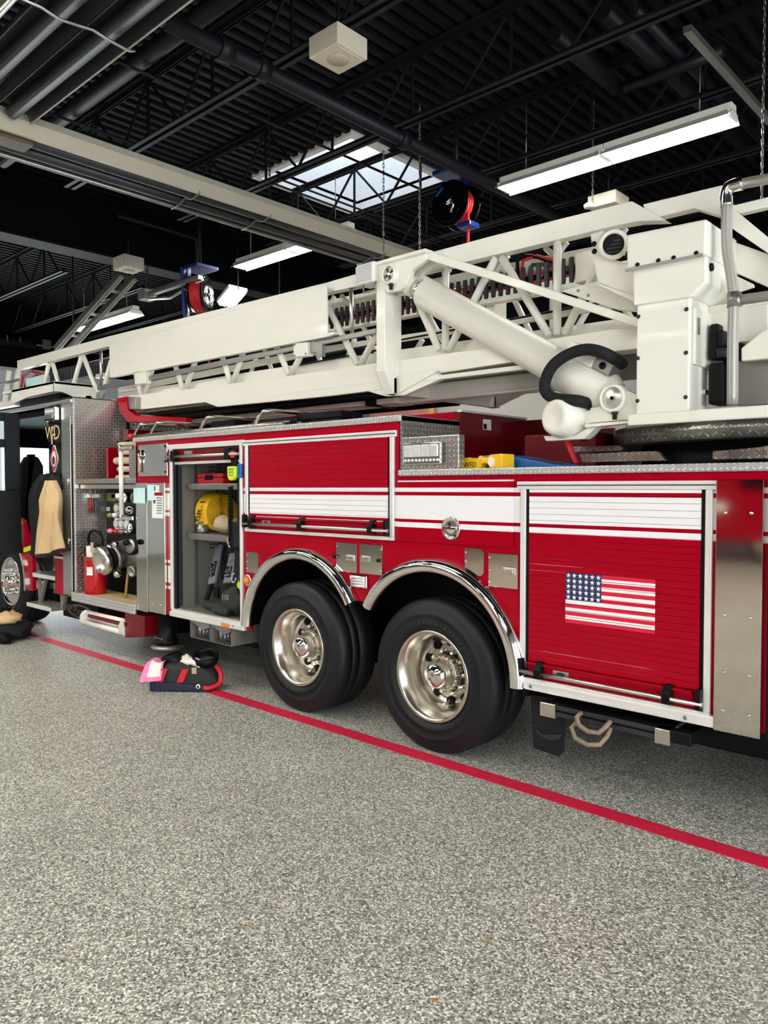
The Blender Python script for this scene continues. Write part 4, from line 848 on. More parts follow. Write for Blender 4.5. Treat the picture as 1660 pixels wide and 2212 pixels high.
# open crew door
hx, hy = -6.56, -.02; dv = Vector((-.20, -.98, 0)).normalized()
def dpt(u, z, n=0.): q = Vector((hx, hy, 0))+dv*u+Vector((-dv.y, dv.x, 0))*n; return (q.x, q.y, z)
def dbox(u0, u1, z0, z1, n0, n1):
    mb = MB(); vs = [dpt(u, z, n) for u in (u0, u1) for n in (n0, n1) for z in (z0, z1)]
    return mb.add(vs, [(0, 1, 3, 2), (4, 6, 7, 5), (0, 4, 5, 1), (2, 3, 7, 6), (0, 2, 6, 4), (1, 5, 7, 3)])
dm = MB()
for q in (dbox(0, .95, .95, 1.72, 0, .06), dbox(0, .17, 1.72, 2.66, 0, .06), dbox(.83, .95, 1.72, 2.66, 0, .06), dbox(.17, .83, 2.56, 2.66, 0, .06), dbox(.17, .83, 2.24, 2.34, 0, .06)): dm.add(q.v, q.f)
cdr = P(dm, 'crew_door', 'black', bev=.006)
q = dbox(.12, .83, 1.72, 2.56, .025, .03); q.build('door_glass', 'glass', cdr)
q = dbox(.2, .8, 1.1, 1.6, -.004, 0); q.build('door_card', 'dark_grey', cdr, bev=.004); q = dbox(.3, .44, 1.40, 1.50, -.02, -.004); q.build('door_pull', 'brushed', cdr, bev=.01); q = dbox(.35, .95, 1.02, 1.09, -.006, 0); q.build('reflective_stripe', 'hiviz', cdr)
# cab interior: seat, head liner, grab handle
ys0, ys1 = PX(44, 1000, -7.35).y, PX(90, 1000, -7.35).y; zs1 = PX(65, 982, -7.35).z
se = P(MB().box(-7.3, -6.8, ys0, ys1, .70, 1.15), 'crew_seat', 'cloth_black', bev=.04, seg=3); MB().prism([(ys0, 1.1), (ys0, zs1-.15), (ys0+.06, zs1-.04), (ys0+.16, zs1), (ys1-.16, zs1), (ys1-.06, zs1-.04), (ys1, zs1-.15), (ys1, 1.1)], -7.4, -7.3, 'x').build('seat_back', 'cloth_black', se, bev=.03)
P(MB().box(-8.5, -5.45, .12, 2.44, 2.62, 2.69), 'head_liner', 'black'); P(MB().tube([(-7.3, 1.9, 2.36), (-5.6, 1.9, 2.34)], .02, 8), 'interior_rail', 'brushed')
P(MB().tube([(-5.9, .9, 2.35), (-5.9, .88, 2.1), (-5.86, .85, 1.95), (-5.8, .8, 1.92)], .02, 8), 'interior_hose', 'black')
# front fender, steps, mud flap with oval badge
def ring(c, r0, r1, a0, a1, y0, y1, n=30):
    return MB().prism(arc(c, r0, a0, a1, n)+arc(c, r1, a1, a0, n), y0, y1)
P(ring((-7.12, .55), .66, .70, -5, 185, -.03, .3), 'front_fender_trim', 'chrome')
P(MB().prism([(-6.28, .5), (-6.28, 1.0), (-6.52, 1.30), (-8.6, 1.30), (-8.6, .5)]+arc((-7.12, .5), .70, 180, 0, 24)[0:], .0, .05), 'front_fender', 'red', bev=.004)
P(MB().box(-7.9, -6.3, .3, .4, .3, 1.25).box(-8.0, -6.3, .06, .4, 1.24, 1.28), 'wheel_well_liner', 'black')
P(MB().box(-6.27, -5.66, .25, .28, .45, 1.1), 'step_riser', 'diamond_fine')
for (z, y0_, x0_, x1_) in ((.73, -.0, -6.26, -5.66), (.375, -.06, -6.30, -5.64)):
    stp = P(MB().box(x0_, x1_, y0_, y0_+.26, z-.05, z), 'cab_step', 'diamond_fine', bev=.006)
    MB().box(x0_, x1_, y0_-.006, y0_, z-.052, z-.004).build('step_edge', 'alu', stp, bev=.003)
for x in (-6.26, -5.66): P(MB().prism([(x, .68), (x+.09, .68), (x+.09, .33), (x+.03, .33)], .05, .07), 'step_hanger', 'grey_paint', bev=.003); P(MB().bar((x+.02+.2, .06, .66), (x+.06, .06, .36), .03, .05), 'step_brace', 'grey_paint')
fl_ = P(MB().box(-6.25, -5.35, .36, .375, .16, .62), 'mud_flap', 'rubber', bev=.006)
a = Vector((-5.78, .358, .26)); el = MB(); n = 32
o1 = ell(a.x, a.z, .33, .085, n); o2 = ell(a.x, a.z, .27, .062, n); el.add([(p[0], .356, p[1]) for p in o1]+[(p[0], .356, p[1]) for p in o2], [(i, (i+1) % n, n+(i+1) % n, n+i) for i in range(n)]); tag(el.build('oval_badge', 'galv', fl_), 'white oval badge'); text_mb('Pierce', .15, (a.x, .355, a.z), (1, 0, 0), (0, 0, 1), shear=.3).build('badge_text', 'galv', fl_)
# ================================================================== AERIAL LADDER (parts of the truck)
YL = .62; YF = 1.88
def pp(name, pts, y, y1, m='cream', bev=.005, parent=None):      # side profile at plane y, real thickness to y1
    return P(MB().prism(XZ(pts, y), y, y1), name, m, bev=bev, parent=parent)
x1c = PY(868, 780, YL).x; yc = PX(832, 800, x1c).y              # bolster column
# base section rails (near and far)
top_pts = [(37, 779), (236, 726), (706, 610), (905, 552), (1060, 510), (1365, 434), (1440, 476), (1380, 478), (1327, 488), (1060, 553), (905, 590), (706, 632), (236, 748), (37, 799)]
bl = pp('base_ladder_rail', top_pts, YL, YL+.09)
far = XZ(top_pts, YL)
P(MB().prism(far, YF-.09, YF), 'base_ladder_rail', 'cream', bev=.005)
bc_pts = [(292, 854), (560, 821), (814, 784), (1100, 745), (1400, 700), (1660, 655), (1660, 735), (1400, 752), (1100, 783), (814, 826), (560, 856), (292, 886)]
bc = pp('base_ladder_chord', bc_pts, YL-.03, YL+.12)
P(MB().prism(XZ(bc_pts, YL-.03), YF-.1, YF), 'base_ladder_chord', 'cream', bev=.005)
lip = [(440, 868), (820, 826), (871, 820), (1112, 790), (1160, 784), (1160, 795), (946, 820), (871, 829), (820, 842), (700, 857), (470, 879)]
pp('chord_flange', lip, YL-.05, YL-.0)
# weld line and lower soffit
s0 = PY(292, 886, YL); s1 = PY(1400, 752, YL)
P(MB().box(s0.x, 2.2, YL+.02, YF-.02, s1.z+.0, s1.z+.02), 'ladder_soffit', 'grey_paint')
P(MB().box(s0.x+.1, .6, .95, 1.1, s1.z-.14, s1.z), 'waterway', 'cream', bev=.02); P(MB().tube([(s0.x-.1, .8, s1.z-.06), (-1.0, .8, s1.z-.06)], .045, 14), 'waterway_pipe', 'black'); P(MB().tube([(s0.x-.2, 1.55, s1.z-.06), (-1.0, 1.55, s1.z-.06)], .06, 14), 'waterway_pipe', 'black')
a, b = PY(600, 884, .95), PY(860, 868, .95); P(MB().prism(XZ([(590, 880), (610, 890), (700, 886), (862, 872), (862, 856), (640, 872)], .95), .9, 1.15), 'hose_tray', 'cream', bev=.01)
for px in (680, 810): q = PY(px, 868, .93); P(MB().box(q.x-.05, q.x+.05, .86, 1.2, q.z-.04, q.z+.05), 'tray_clamp', 'black', bev=.01)
# diagonal braces
br = [((881, 600), (949, 757)), ((963, 575), (963, 757)), ((1072, 556), (970, 757)), ((1085, 556), (1187, 726)), ((1205, 523), (1204, 724)), ((1333, 497), (1220, 722)),
      ((689, 625), (774, 789)), ((858, 640), (780, 787)), ((560, 668), (626, 811)), ((686, 700), (628, 811)), ((455, 700), (500, 829)), ((545, 700), (503, 829)), ((360, 730), (396, 843)), ((440, 730), (400, 843)), ((275, 745), (306, 855)), ((345, 745), (312, 855)),
      ((106, 783), (92, 850)), ((113, 783), (133, 850)), ((176, 770), (154, 850)), ((180, 769), (212, 850)), ((240, 780), (218, 865))]
for p, q in br:
    a, b = PY(*p, YL+.045), PY(*q, YL+.045); MB().tube([a, b], .028, 12).build('brace', 'cream', bl)
    if p[0] > 300: MB().tube([a+Vector((.22, YF-YL-.09, 0)), b+Vector((.22, YF-YL-.09, 0))], .026, 10).build('brace', 'cream', bl)
for p, q in (((20, 800), (10, 870)), ((40, 798), (27, 874))): MB().bar(PY(*p, YL+.03), PY(*q, YL+.03), .05, .06).build('brace', 'cream', bl)
for p, q in (((218, 757), (219, 834)), ((759, 618), (761, 722))):
    st_ = MB().tube([PY(*p, YL+.02), PY(*q, YL+.02)], .018, 10).build('slide_post', 'brushed', bl)
# sign board on the side
pp('sign_board', [(236, 748), (706, 615), (708, 722), (237, 812)], YL-.055, YL-.04, 'cream', .003)
pp('sign_board_lip', [(237, 808), (708, 719), (722, 716), (722, 722), (708, 727), (237, 816)], YL-.07, YL-.02, 'cream', .002)
# grey slide rail with blocks
pp('slide_rail', [(210, 833), (290, 818), (400, 795), (631, 746), (812, 709), (812, 720), (631, 757), (400, 806), (290, 828), (210, 842)], YL-.03, YL+.0, 'galv', .003)
sb1 = pp('slide_block', [(634, 742), (664, 739), (664, 768), (634, 772)], YL-.07, YL+.0, 'cream', .004); bolts([tuple(PY(637, 745, YL-.07)), tuple(PY(661, 764, YL-.07)), tuple(PY(637, 768, YL-.07))], .008, 'dark_grey', sb1)
pp('slide_block', [(291, 803), (314, 800), (314, 828), (291, 831)], YL-.07, YL+.0, 'cream', .004); pp('slide_clamp', [(668, 736), (696, 741), (696, 770), (684, 770), (684, 760), (668, 764)], YL-.04, YL, 'galv', .003)
# inner sections
pp('inner_ladder_plate', [(255, 850), (560, 800), (814, 762), (1100, 722), (1400, 680), (1400, 735), (1100, 775), (560, 850), (255, 885)], .74, .80, 'cream')
P(MB().prism(XZ([(255, 838), (700, 748), (1100, 690), (1400, 640), (1400, 652), (1100, 702), (700, 762), (255, 850)], .76), .76, .80), 'inner_ladder_rail', 'cream', bev=.004)
P(MB().prism(XZ([(120, 800), (700, 650), (1100, 568), (1345, 520), (1345, 548), (1100, 596), (700, 678), (120, 822)], .92), .92, .97), 'inner_ladder_rail', 'cream', bev=.004)
P(MB().prism(XZ([(1389, 441), (1559, 400), (1566, 404), (1566, 470), (1500, 450), (1400, 474)], .72), .72, .80), 'inner_ladder_rail', 'cream', bev=.006)
P(MB().tube([PY(700, 765, .72), PY(1290, 655, .72)], .008, 6), 'cable', 'black'); P(MB().tube([PY(640, 790, .72), PY(860, 748, .72)], .008, 6), 'cable', 'black')
for k in range(9):
    a = PY(300+k*110, 770-k*23, .86); P(MB().tube([(a.x, .85, a.z+.16), (a.x+.3, .85, a.z-.14)], .02, 8), 'inner_brace', 'cream'); P(MB().tube([(a.x+.6, .85, a.z+.16), (a.x+.3, .85, a.z-.14)], .02, 8), 'inner_brace', 'cream')
# cable track: one link after another
ct0, ct1 = PY(105, 818, .86), PY(1255, 585, .86)
ctk = P(MB().bar(ct0, ct1, .05, .03), 'cable_track', 'black')
MB().tube([ct0+Vector((0, -.05, .03)), ct1+Vector((0, -.05, .03))], .010, 8).build('red_hose', 'red_rubber', ctk); MB().tube([ct0+Vector((0, -.05, -.03)), ct1+Vector((0, -.05, -.03))], .010, 8).build('red_hose', 'red_rubber', ctk)
L_ = (ct1-ct0).length; n_ = 130; t_ = (ct1-ct0)/n_; lk = None
for k in range(n_):
    c = ct0+t_*(k+.5)
    if lk is None: lk = MB().prism([(c.x-.014, c.z-.085), (c.x+.014, c.z-.085), (c.x+.018, c.z-.06), (c.x+.014, c.z+.085), (c.x-.014, c.z+.085), (c.x-.018, c.z+.06)], c.y-.075, c.y-.055).build('link', 'dark_grey', ctk, bev=.003, seg=1); c0 = c
    else: share(lk, 'link', ctk, c-c0)
MB().box(ct1.x-.0, ct1.x+.2, ct1.y-.08, ct1.y+.05, ct1.z-.10, ct1.z+.10).build('track_end', 'cream', ctk, bev=.01)
for (pts, m, r) in (([(1120, 600), (1118, 560), (1135, 552), (1165, 556), (1200, 570)], 'black', .014), ([(1126, 596), (1130, 563), (1160, 553), (1205, 566)], 'red_rubber', .013), ([(1145, 590), (1150, 572), (1185, 570), (1230, 585)], 'dark_grey', .014), ([(46, 840), (50, 812), (70, 803), (90, 808)], 'red_rubber', .02), ([(52, 845), (58, 822), (80, 812), (95, 815)], 'black', .018)):
    P(MB().tube([PY(a, b, .80) for a, b in pts], r, 8), 'hydraulic_hose', m)
a, b = PY(58, 818, .72), PY(97, 838, .72); P(MB().box(a.x, b.x, .70, .9, b.z, a.z), 'junction_box', 'paper_cyan', bev=.008)
# tip platform skirt
ysk = .25; ck = PY(117, 823, ysk); zb = PY(117, 845, ysk).z; ye = PX(208, 831, ck.x).y
sk_ = P(MB().prism(XZ([(25, 842), (117, 823), (117, 845), (60, 858), (34, 870), (25, 870)], ysk), ysk, ysk+.03), 'platform_skirt', 'cream', bev=.004)
MB().box(ck.x-.03, ck.x, ysk, ye, zb, ck.z).build('skirt_end', 'cream', sk_, bev=.004); MB().box(ck.x-1.6, ck.x, ysk, ye, ck.z-.03, ck.z).build('platform_floor', 'cream', sk_)
MB().prism([(ysk+.1, zb), (ye, zb), (ye, zb-.09), (ysk+.35, zb-.09)], ck.x-.02, ck.x, 'x').build('skirt_flange', 'cream', sk_, bev=.003)
for k in range(4): MB().prism(ell(ysk+.42+k*(ye-ysk-.5)/3.6, zb-.045, .028, .028, 14), ck.x, ck.x+.003, 'x').build('lightening_hole', 'black', sk_)
P(MB().box(ck.x-1.3, ck.x-.15, ysk+.1, ye-.1, zb-.12, zb), 'platform_underside', 'black', bev=.02)
P(MB().tube([PY(0, 830, .5), PY(40, 820, .5)], .02, 8), 'tip_rail', 'grey_paint')
P(MB().prism(XZ([(-40, 872), (40, 866), (40, 876), (-40, 890)], .5), .45, 1.9), 'tip_frame', 'cream')
# ladder cradle (red)
a = PY(262, 860, .5); P(MB().prism(XZ([(252, 860), (272, 856), (276, 885), (292, 897), (400, 902), (400, 912), (275, 912), (257, 885)], .5), .5, .58), 'ladder_cradle', 'red', bev=.005); P(MB().prism(XZ([(276, 858), (292, 857), (292, 884), (276, 884)], .52), .52, .60), 'cradle_pad', 'galv', bev=.004)
P(MB().box(a.x-.06, a.x+.06, .55, 1.95, 2.3, 2.42), 'ladder_cradle', 'red_dark')
# ---- bolster column, cross member and trunnion
zt_ = PY(815, 572, yc).z; z_ch = PY(813, 803, yc).z; x0c = PY(813, 700, yc).x; x1b = PY(832, 700, yc).x; z_bt = PX(868, 853, x1b).z
bo = MB(); w0 = [(yc, zt_), (YL+.0, zt_), (YL, z_bt), (yc+.10, z_bt), (yc, z_ch)]; bo.prism(w0, x0c, x1b, 'x'); bo = P(bo, 'bolster_column', 'cream', bev=.006)
w1 = [(2.5-p[0], p[1]) for p in w0]; P(MB().prism(w1, x0c, x1b, 'x'), 'bolster_column', 'cream', bev=.006)
P(MB().box(x0c+.02, x1b, yc+.1, 2.5-yc-.1, z_bt-.0, z_bt+.13), 'cross_member', 'cream', bev=.006)
for y in (YL-.06, 2.5-YL+.02): P(MB().prism([(x1b, z_bt), (x1b, z_bt+.14), (x1b+.42, z_bt+.16), (x1b+.42, z_bt+.14)], y, y+.03), 'gusset', 'cream', bev=.004)
pp('gusset', [(560, 861), (814, 822), (848, 818), (848, 855), (833, 856), (785, 843), (700, 853), (560, 869)], YL-.045, YL+.01, 'cream', .004)
pp('gusset', [(852, 817), (946, 806), (950, 820), (873, 854), (852, 855)], YL-.045, YL+.01, 'cream', .004)
MB().prism([(yc+.01, PX(836, 640, x1b).z), (YL-.02, PX(868, 640, x1b).z), ((yc+YL)/2, PX(850, 684, x1b).z)], x1b, x1b+.012, 'x').build('gusset_plate', 'cream', bo, bev=.003)
ck_pts = [(820, 575), (835, 563), (890, 552), (923, 545), (921, 562), (903, 575), (890, 585), (885, 600), (880, 612), (873, 622), (862, 628), (835, 632)]
for y in (yc-.005, YL-.07): P(MB().prism(XZ(ck_pts, yc), y, y+.045), 'trunnion_cheek', 'cream', bev=.006)
P(MB().prism(XZ([(806, 575), (822, 566), (905, 543), (925, 538), (925, 546), (822, 573), (806, 584)], yc), yc-.03, YL+.1), 'trunnion_top', 'cream', bev=.004)
yA = (yc+YL)/2
t0 = PY(847, 594, yc); tn = P(MB().lathe([(.075, .05), (.078, -.02), (.07, -.045), (.06, -.05), (.055, -.035)], t0, (0, 1, 0), 32, close=False), 'trunnion_boss', 'cream')
def pin(c, r, par, slots=True):
    MB().lathe([(r, -.03), (r*.95, -.036), (0, -.034)], c, (0, 1, 0), 28).build('pin', 'brushed', par)
    for k in range(4 if slots else 0):
        q = PI/2*k+.4; v = Vector((math.cos(q), 0, math.sin(q))); MB().bar(Vector(c)+v*r*.25+Vector((0, -.037, 0)), Vector(c)+v*r*.8+Vector((0, -.037, 0)), r*.28, .004, (0, 1, 0)).build('pin_slot', 'dark_grey', par)
    MB().lathe([(.014, 0), (.014, .03), (.02, .03), (.02, .05), (0, .05)], Vector(c)+Vector((.01, -.02, -r-.06)), (0, 0, 1), 8).build('grease_fitting', 'dark_grey', par)
pin(t0, .055, tn)
wl2 = P(MB().box(t0.x-.34, t0.x-.14, yc-.05, yc+.12, t0.z-.03, t0.z+.13), 'ladder_lamp', 'white', bev=.02); MB().box(t0.x-.33, t0.x-.16, yc-.06, yc-.05, t0.z-.01, t0.z+.11).build('lens', 'lens', wl2, bev=.01); MB().tube([(t0.x-.28, yc-.02, t0.z-.02), (t0.x-.28, yc-.02, t0.z-.09), (t0.x-.15, yc-.02, t0.z-.09), (t0.x-.15, yc-.02, t0.z-.02)], .008, 6).build('yoke', 'galv', wl2)
# stay bar from the bolster to the turntable
pp('stay_bar', [(890, 550), (925, 541), (1120, 603), (1380, 688), (1380, 708), (1118, 622)], yc+.0, yc+.07, 'cream', .006)
# ---- lift cylinder
A_ = PY(847, 594, yA); B_ = PY(1330, 862, yA); d_ = (B_-A_).normalized(); Lc = (B_-A_).length
cyl = P(MB().lathe([(.09, .385), (.108, .38), (.115, .395), (.115, Lc-.42), (.132, Lc-.40), (.132, Lc-.06), (.1, Lc-.0)], A_, d_, 40), 'lift_cylinder', 'cream')
MB().lathe([(.066, .1), (.066, .2), (.08, .205), (.08, .26), (.066, .265), (.066, .28)], A_, d_, 28).build('rod_eye', 'cream', cyl); MB().lathe([(.062, .27), (.062, .39)], A_, d_, 28).build('piston_rod', 'chrome', cyl)
nrm = d_.cross(Vector((0, 1, 0))); nrm = nrm if nrm.z > 0 else -nrm
MB().tube([A_+d_*.36+nrm*.105+Vector((0, -.05, 0)), A_+d_*(Lc-.5)+nrm*.105+Vector((0, -.05, 0))], .017, 10).build('oil_pipe', 'cream', cyl)
# valve block on the cylinder foot
bx = A_+d_*(Lc-.30)+nrm*.15; bk = MB(); 
def obox(c, l, wd, h, m, nm, par, bev=.006):
    o = MB(); vs = []
    for i in (-1, 1):
        for j in (-1, 1):
            for k in (-1, 1): vs.append(Vector(c)+d_*(i*l/2)+Vector((0, j*wd/2, 0))+nrm*(k*h/2))
    o.add(vs, [(0, 1, 3, 2), (4, 6, 7, 5), (0, 4, 5, 1), (2, 3, 7, 6), (0, 2, 6, 4), (1, 5, 7, 3)]); return o.build(nm, m, par, bev=bev)
obox(bx+Vector((0, -.04, 0)), .21, .13, .09, 'cream', 'valve_cover', cyl); obox(bx+d_*.17+Vector((0, -.03, 0)), .13, .14, .08, 'galv', 'valve_block', cyl); vp = bx+d_*.17+Vector((0, -.10, -.0)); MB().lathe([(.022, 0), (.022, .006), (0, .007)], vp, (0, -1, 0), 16).build('plug', 'black', cyl)
# black hose loop round the cylinder foot
hp = [(1345, 787), (1310, 765), (1270, 755), (1230, 765), (1195, 790), (1178, 825), (1182, 850), (1205, 862), (1250, 866), (1280, 872)]
hv = [PY(a, b, yc-.09) for a, b in hp]; hv[0] = PY(1345, 787, yA); hv[-1] = PY(1285, 876, yA)
def smooth(pts, n=6):
    out = []
    for i in range(len(pts)-1):
        p0, p1, p2, p3 = pts[max(i-1, 0)], pts[i], pts[i+1], pts[min(i+2, len(pts)-1)]
        for k in range(n):
            t = k/n; out.append(.5*((2*p1)+(-p0+p2)*t+(2*p0-5*p1+4*p2-p3)*t*t+(-p0+3*p1-3*p2+p3)*t**3))
    return out+[pts[-1]]
P(MB().tube(smooth(hv), .036, 12), 'hose_loop', 'cloth_black')
# foot bracket
yb_ = yc-.03
fb_pts = [(1264, 918), (1264, 888), (1275, 886), (1275, 881), (1308, 876), (1318, 850), (1335, 840), (1352, 842), (1376, 852), (1376, 905), (1275, 914)]
ftb = pp('foot_bracket', fb_pts, yb_, yb_+.05); P(MB().prism(XZ(fb_pts, yb_), yA+.13, yA+.17), 'foot_bracket', 'cream', bev=.005)
bb = PY(1329, 861, yb_); bs = P(MB().lathe([(.085, .04), (.085, -.03), (.078, -.045), (.066, -.045), (.064, -.03)], bb, (0, 1, 0), 36, close=False), 'pivot_boss', 'cream'); pin(bb, .066, bs, False); MB().lathe([(.012, -.042), (0, -.043)], bb, (0, 1, 0), 10).build('pin_centre', 'black', bs)
pp('foot_lip', [(1264, 916), (1400, 905), (1410, 909), (1264, 924)], yb_-.05, yb_+.02, 'cream', .003)
pp('step_arm', [(1174, 942), (1240, 942), (1280, 918), (1292, 920), (1262, 948), (1180, 953)], yb_-.02, yb_+.06, 'cream', .004)
# accumulator bottle
ac = PY(1197, 899, yb_-.10); av = (Vector((.25, .96, -.06))).normalized()
P(MB().lathe([(.0, .02), (.05, .012), (.085, -.01), (.11, .005), (.124, .04), (.128, .09), (.128, .24), (.12, .30), (.09, .33), (0, .34)], ac, av, 36), 'accumulator', 'cream')
P(MB().lathe([(.131, .22), (.131, .27)], ac, av, 36, close=False), 'bottle_strap', 'black')
# ---- turntable
tp_pts = [(1262, 922), (1357, 907), (1357, 892), (1664, 876), (1740, 872), (1740, 890), (1664, 893), (1400, 912)]
ytt = .30; a = PY(1357, 892, ytt); b = PY(1664, 893, ytt)
P(MB().prism([(a.x, ytt), (3.2, ytt), (3.2, 2.2), (a.x+.2, 2.2), (a.x-.3, 1.6), (a.x-.3, .9)], b.z-.02, b.z+.045, 'z'), 'turntable_deck', 'cream', bev=.008)
tcx = PY(1310, 935, .9).x+.95; zr0, zr1 = PY(1500, 952, .45).z, PY(1500, 912, .45).z
P(MB().lathe([(.98, 0), (.98, zr1-zr0)], (tcx, 1.3, zr0), (0, 0, 1), 72, mi=0), 'turntable_skirt', 'diamond_dirty')
P(MB().lathe([(.80, 0), (.80, zr0-1.83)], (tcx, 1.3, 1.83), (0, 0, 1), 48), 'turntable_ring', 'black')
pp('deck_plate', [(1238, 965), (1340, 962), (1345, 974), (1240, 978)], .62, .70, 'diamond_dirty', .003); pp('deck_plate', [(1252, 980), (1420, 974), (1440, 995), (1258, 998)], .50, .55, 'diamond_dirty', .003)
pp('deck_rib', [(1218, 952), (1228, 952), (1246, 1000), (1240, 1000)], .45, .48, 'red_rubber', .002); pp('deck_plate', [(1540, 975), (1640, 966), (1660, 962), (1660, 990), (1540, 992)], .35, .5, 'diamond_dirty', .003)
P(MB().box(.2, .75, .75, 2.4, 1.83, 2.12), 'red_locker', 'red_dark', bev=.01)
# console pedestal
yk = .33
def PQ(px, py): return PY(px, py, yk)
pa, pb_ = PQ(1374, 890), PQ(1490, 644); xp0, xp1 = pa.x, PQ(1490, 760).x; yp1 = PX(1530, 760, xp1).y; zt0 = PQ(1490, 640).z
pe = P(MB().box(xp0, xp1, yk, yp1, b.z+.04, zt0+.02), 'console_pedestal', 'cream', bev=.008)
for (px, py) in ((1379, 683), (1379, 774), (1378, 866), (1485, 667), (1483, 762), (1482, 858)): c = PQ(px, py); 
bolts([tuple(PQ(px, py)) for (px, py) in ((1380, 684), (1379, 774), (1378, 866), (1484, 668), (1483, 762), (1482, 858))], .012, 'dark_grey', pe)
c0_, c1_ = PX(1496, 664, xp1), PX(1529, 790, xp1); dr = MB().box(xp1, xp1+.02, c0_.y, c1_.y, c1_.z-.02, c0_.z).build('hatch', 'cream', pe, bev=.006)
MB().box(xp1+.02, xp1+.026, c0_.y+.02, c0_.y+.05, (c0_.z+c1_.z)/2, (c0_.z+c1_.z)/2+.09).build('latch', 'galv', pe); MB().box(xp1, xp1+.02, c1_.y-.08, c1_.y, c1_.z-.17, c1_.z-.145).build('catch', 'polished', pe)
xh1 = PQ(1526, 580).x; yh1 = PX(1592, 600, xh1).y
hm = MB().prism(XZ([(1367, 580), (1526, 552), (1526, 608), (1494, 641), (1369, 660)], yk-.02), yk-.02, yh1); hm = P(hm, 'console_head', 'cream', bev=.008)
hb = P(MB().prism(XZ([(1354, 507), (1527, 472), (1526, 550), (1354, 583)], yk-.05), yk-.05, yh1-.05), 'console_cover', 'cream', bev=.012)
bolts([tuple(PY(px, py, yk-.05)) for px, py in ((1378, 572), (1423, 563), (1456, 557), (1505, 547))], .013, 'black', hb)
MB().box(PQ(1360, 590).x, xh1, yk-.055, yk-.045, PQ(1526, 553).z-.012, PQ(1526, 553).z+.004).build('hinge', 'galv', hb)
q = PX(1533, 578, xh1); MB().lathe([(.024, 0), (.02, .02), (0, .022)], (xh1, q.y, q.z), (1, 0, 0), 16).build('grommet', 'black', hm)
q = PX(1570, 592, xh1); lbl = MB().box(xh1, xh1+.003, q.y-.06, q.y+.05, q.z-.07, q.z+.06).build('warning_label', 'paper', hm); MB().box(xh1+.003, xh1+.005, q.y-.06, q.y+.05, q.z+.035, q.z+.06).build('label_header', 'red_rubber', hm)
# speaker horn on the arm bracket left of the console
br_pts = [(1275, 505), (1303, 497), (1310, 540), (1325, 560), (1370, 572), (1370, 640), (1290, 610), (1282, 560)]
pp('console_arm', br_pts, .45, .50, 'cream', .008); pp('console_arm', [(1282, 608), (1375, 640), (1375, 655), (1290, 615)], .42, .60, 'cream', .005)
bolts([tuple(PY(1284, 527, .45)), tuple(PY(1285, 543, .45))], .017, 'black')
hc_ = PY(1326, 528, .40); sp = P(MB().lathe([(.05, .1), (.085, .03), (.09, .0), (.08, -.015), (.065, -.012), (.062, .0)], hc_, (-.35, .9, .1), 28), 'siren_speaker', 'cream')
for k in range(5): MB().bar(hc_+Vector((-.045, -.012, -.045+k*.022)), hc_+Vector((.045, .012, -.045+k*.022)), .01, .008, (0, 1, 0)).build('louver', 'dark_grey', sp)
MB().lathe([(.062, -.002), (0, -.001)], hc_, (-.35, .9, .1), 24).build('horn_mouth', 'black', sp)
pp('ladder_guard', [(1210, 628), (1290, 607), (1375, 640), (1375, 672), (1330, 668)], .60, .66, 'cream', .005); bolts([tuple(PY(1250, 628, .60)), tuple(PY(1272, 638, .60))], .01, 'galv')
# ladder heel plates behind the handrail
pp('heel_plate', [(1570, 440), (1581, 447), (1664, 516), (1800, 620), (1800, 670), (1664, 550), (1570, 485)], .66, .72, 'cream', .006)
pp('heel_rail', [(1570, 447), (1664, 424), (1800, 392), (1800, 412), (1664, 446), (1600, 461)], .80, .86, 'cream', .006)
pp('heel_plate', [(1530, 500), (1589, 523), (1664, 550), (1900, 640), (1900, 700), (1664, 622), (1592, 590), (1530, 600)], .74, .80, 'cream', .006)
pp('heel_beam', [(1400, 690), (1530, 662), (1664, 640), (1900, 610), (1900, 700), (1664, 728), (1530, 745), (1400, 760)], .60, .64, 'cream', .006)
pp('heel_bracket', [(1602, 752), (1649, 715), (1700, 690), (1700, 770), (1602, 780)], .50, .56, 'cream', .006); pp('heel_guard', [(1594, 780), (1700, 772), (1700, 872), (1594, 876)], .58, .62, 'grey_paint', .004)
pp('console_tail', [(1590, 595), (1627, 613), (1630, 620), (1592, 632), (1575, 632)], .52, .54, 'cream', .004)
for (px0, py0, px1, py1, y0, y1) in ((1532, 700, 1552, 776, .52, .62), (1550, 712, 1562, 750, .5, .6), (1530, 785, 1562, 872, .5, .66), (1560, 740, 1600, 872, .62, .7)):
    p, q = PY(px0, py0, y0), PY(px1, py1, y0); P(MB().box(p.x, q.x, y0, y1, q.z, p.z), 'hydraulic_manifold', 'black', bev=.015)
for k in range(4): p = PY(1553+k*5, 752, .5); P(MB().tube([p, p-Vector((0, 0, .05))], .01, 8), 'manifold_port', 'dark_grey')
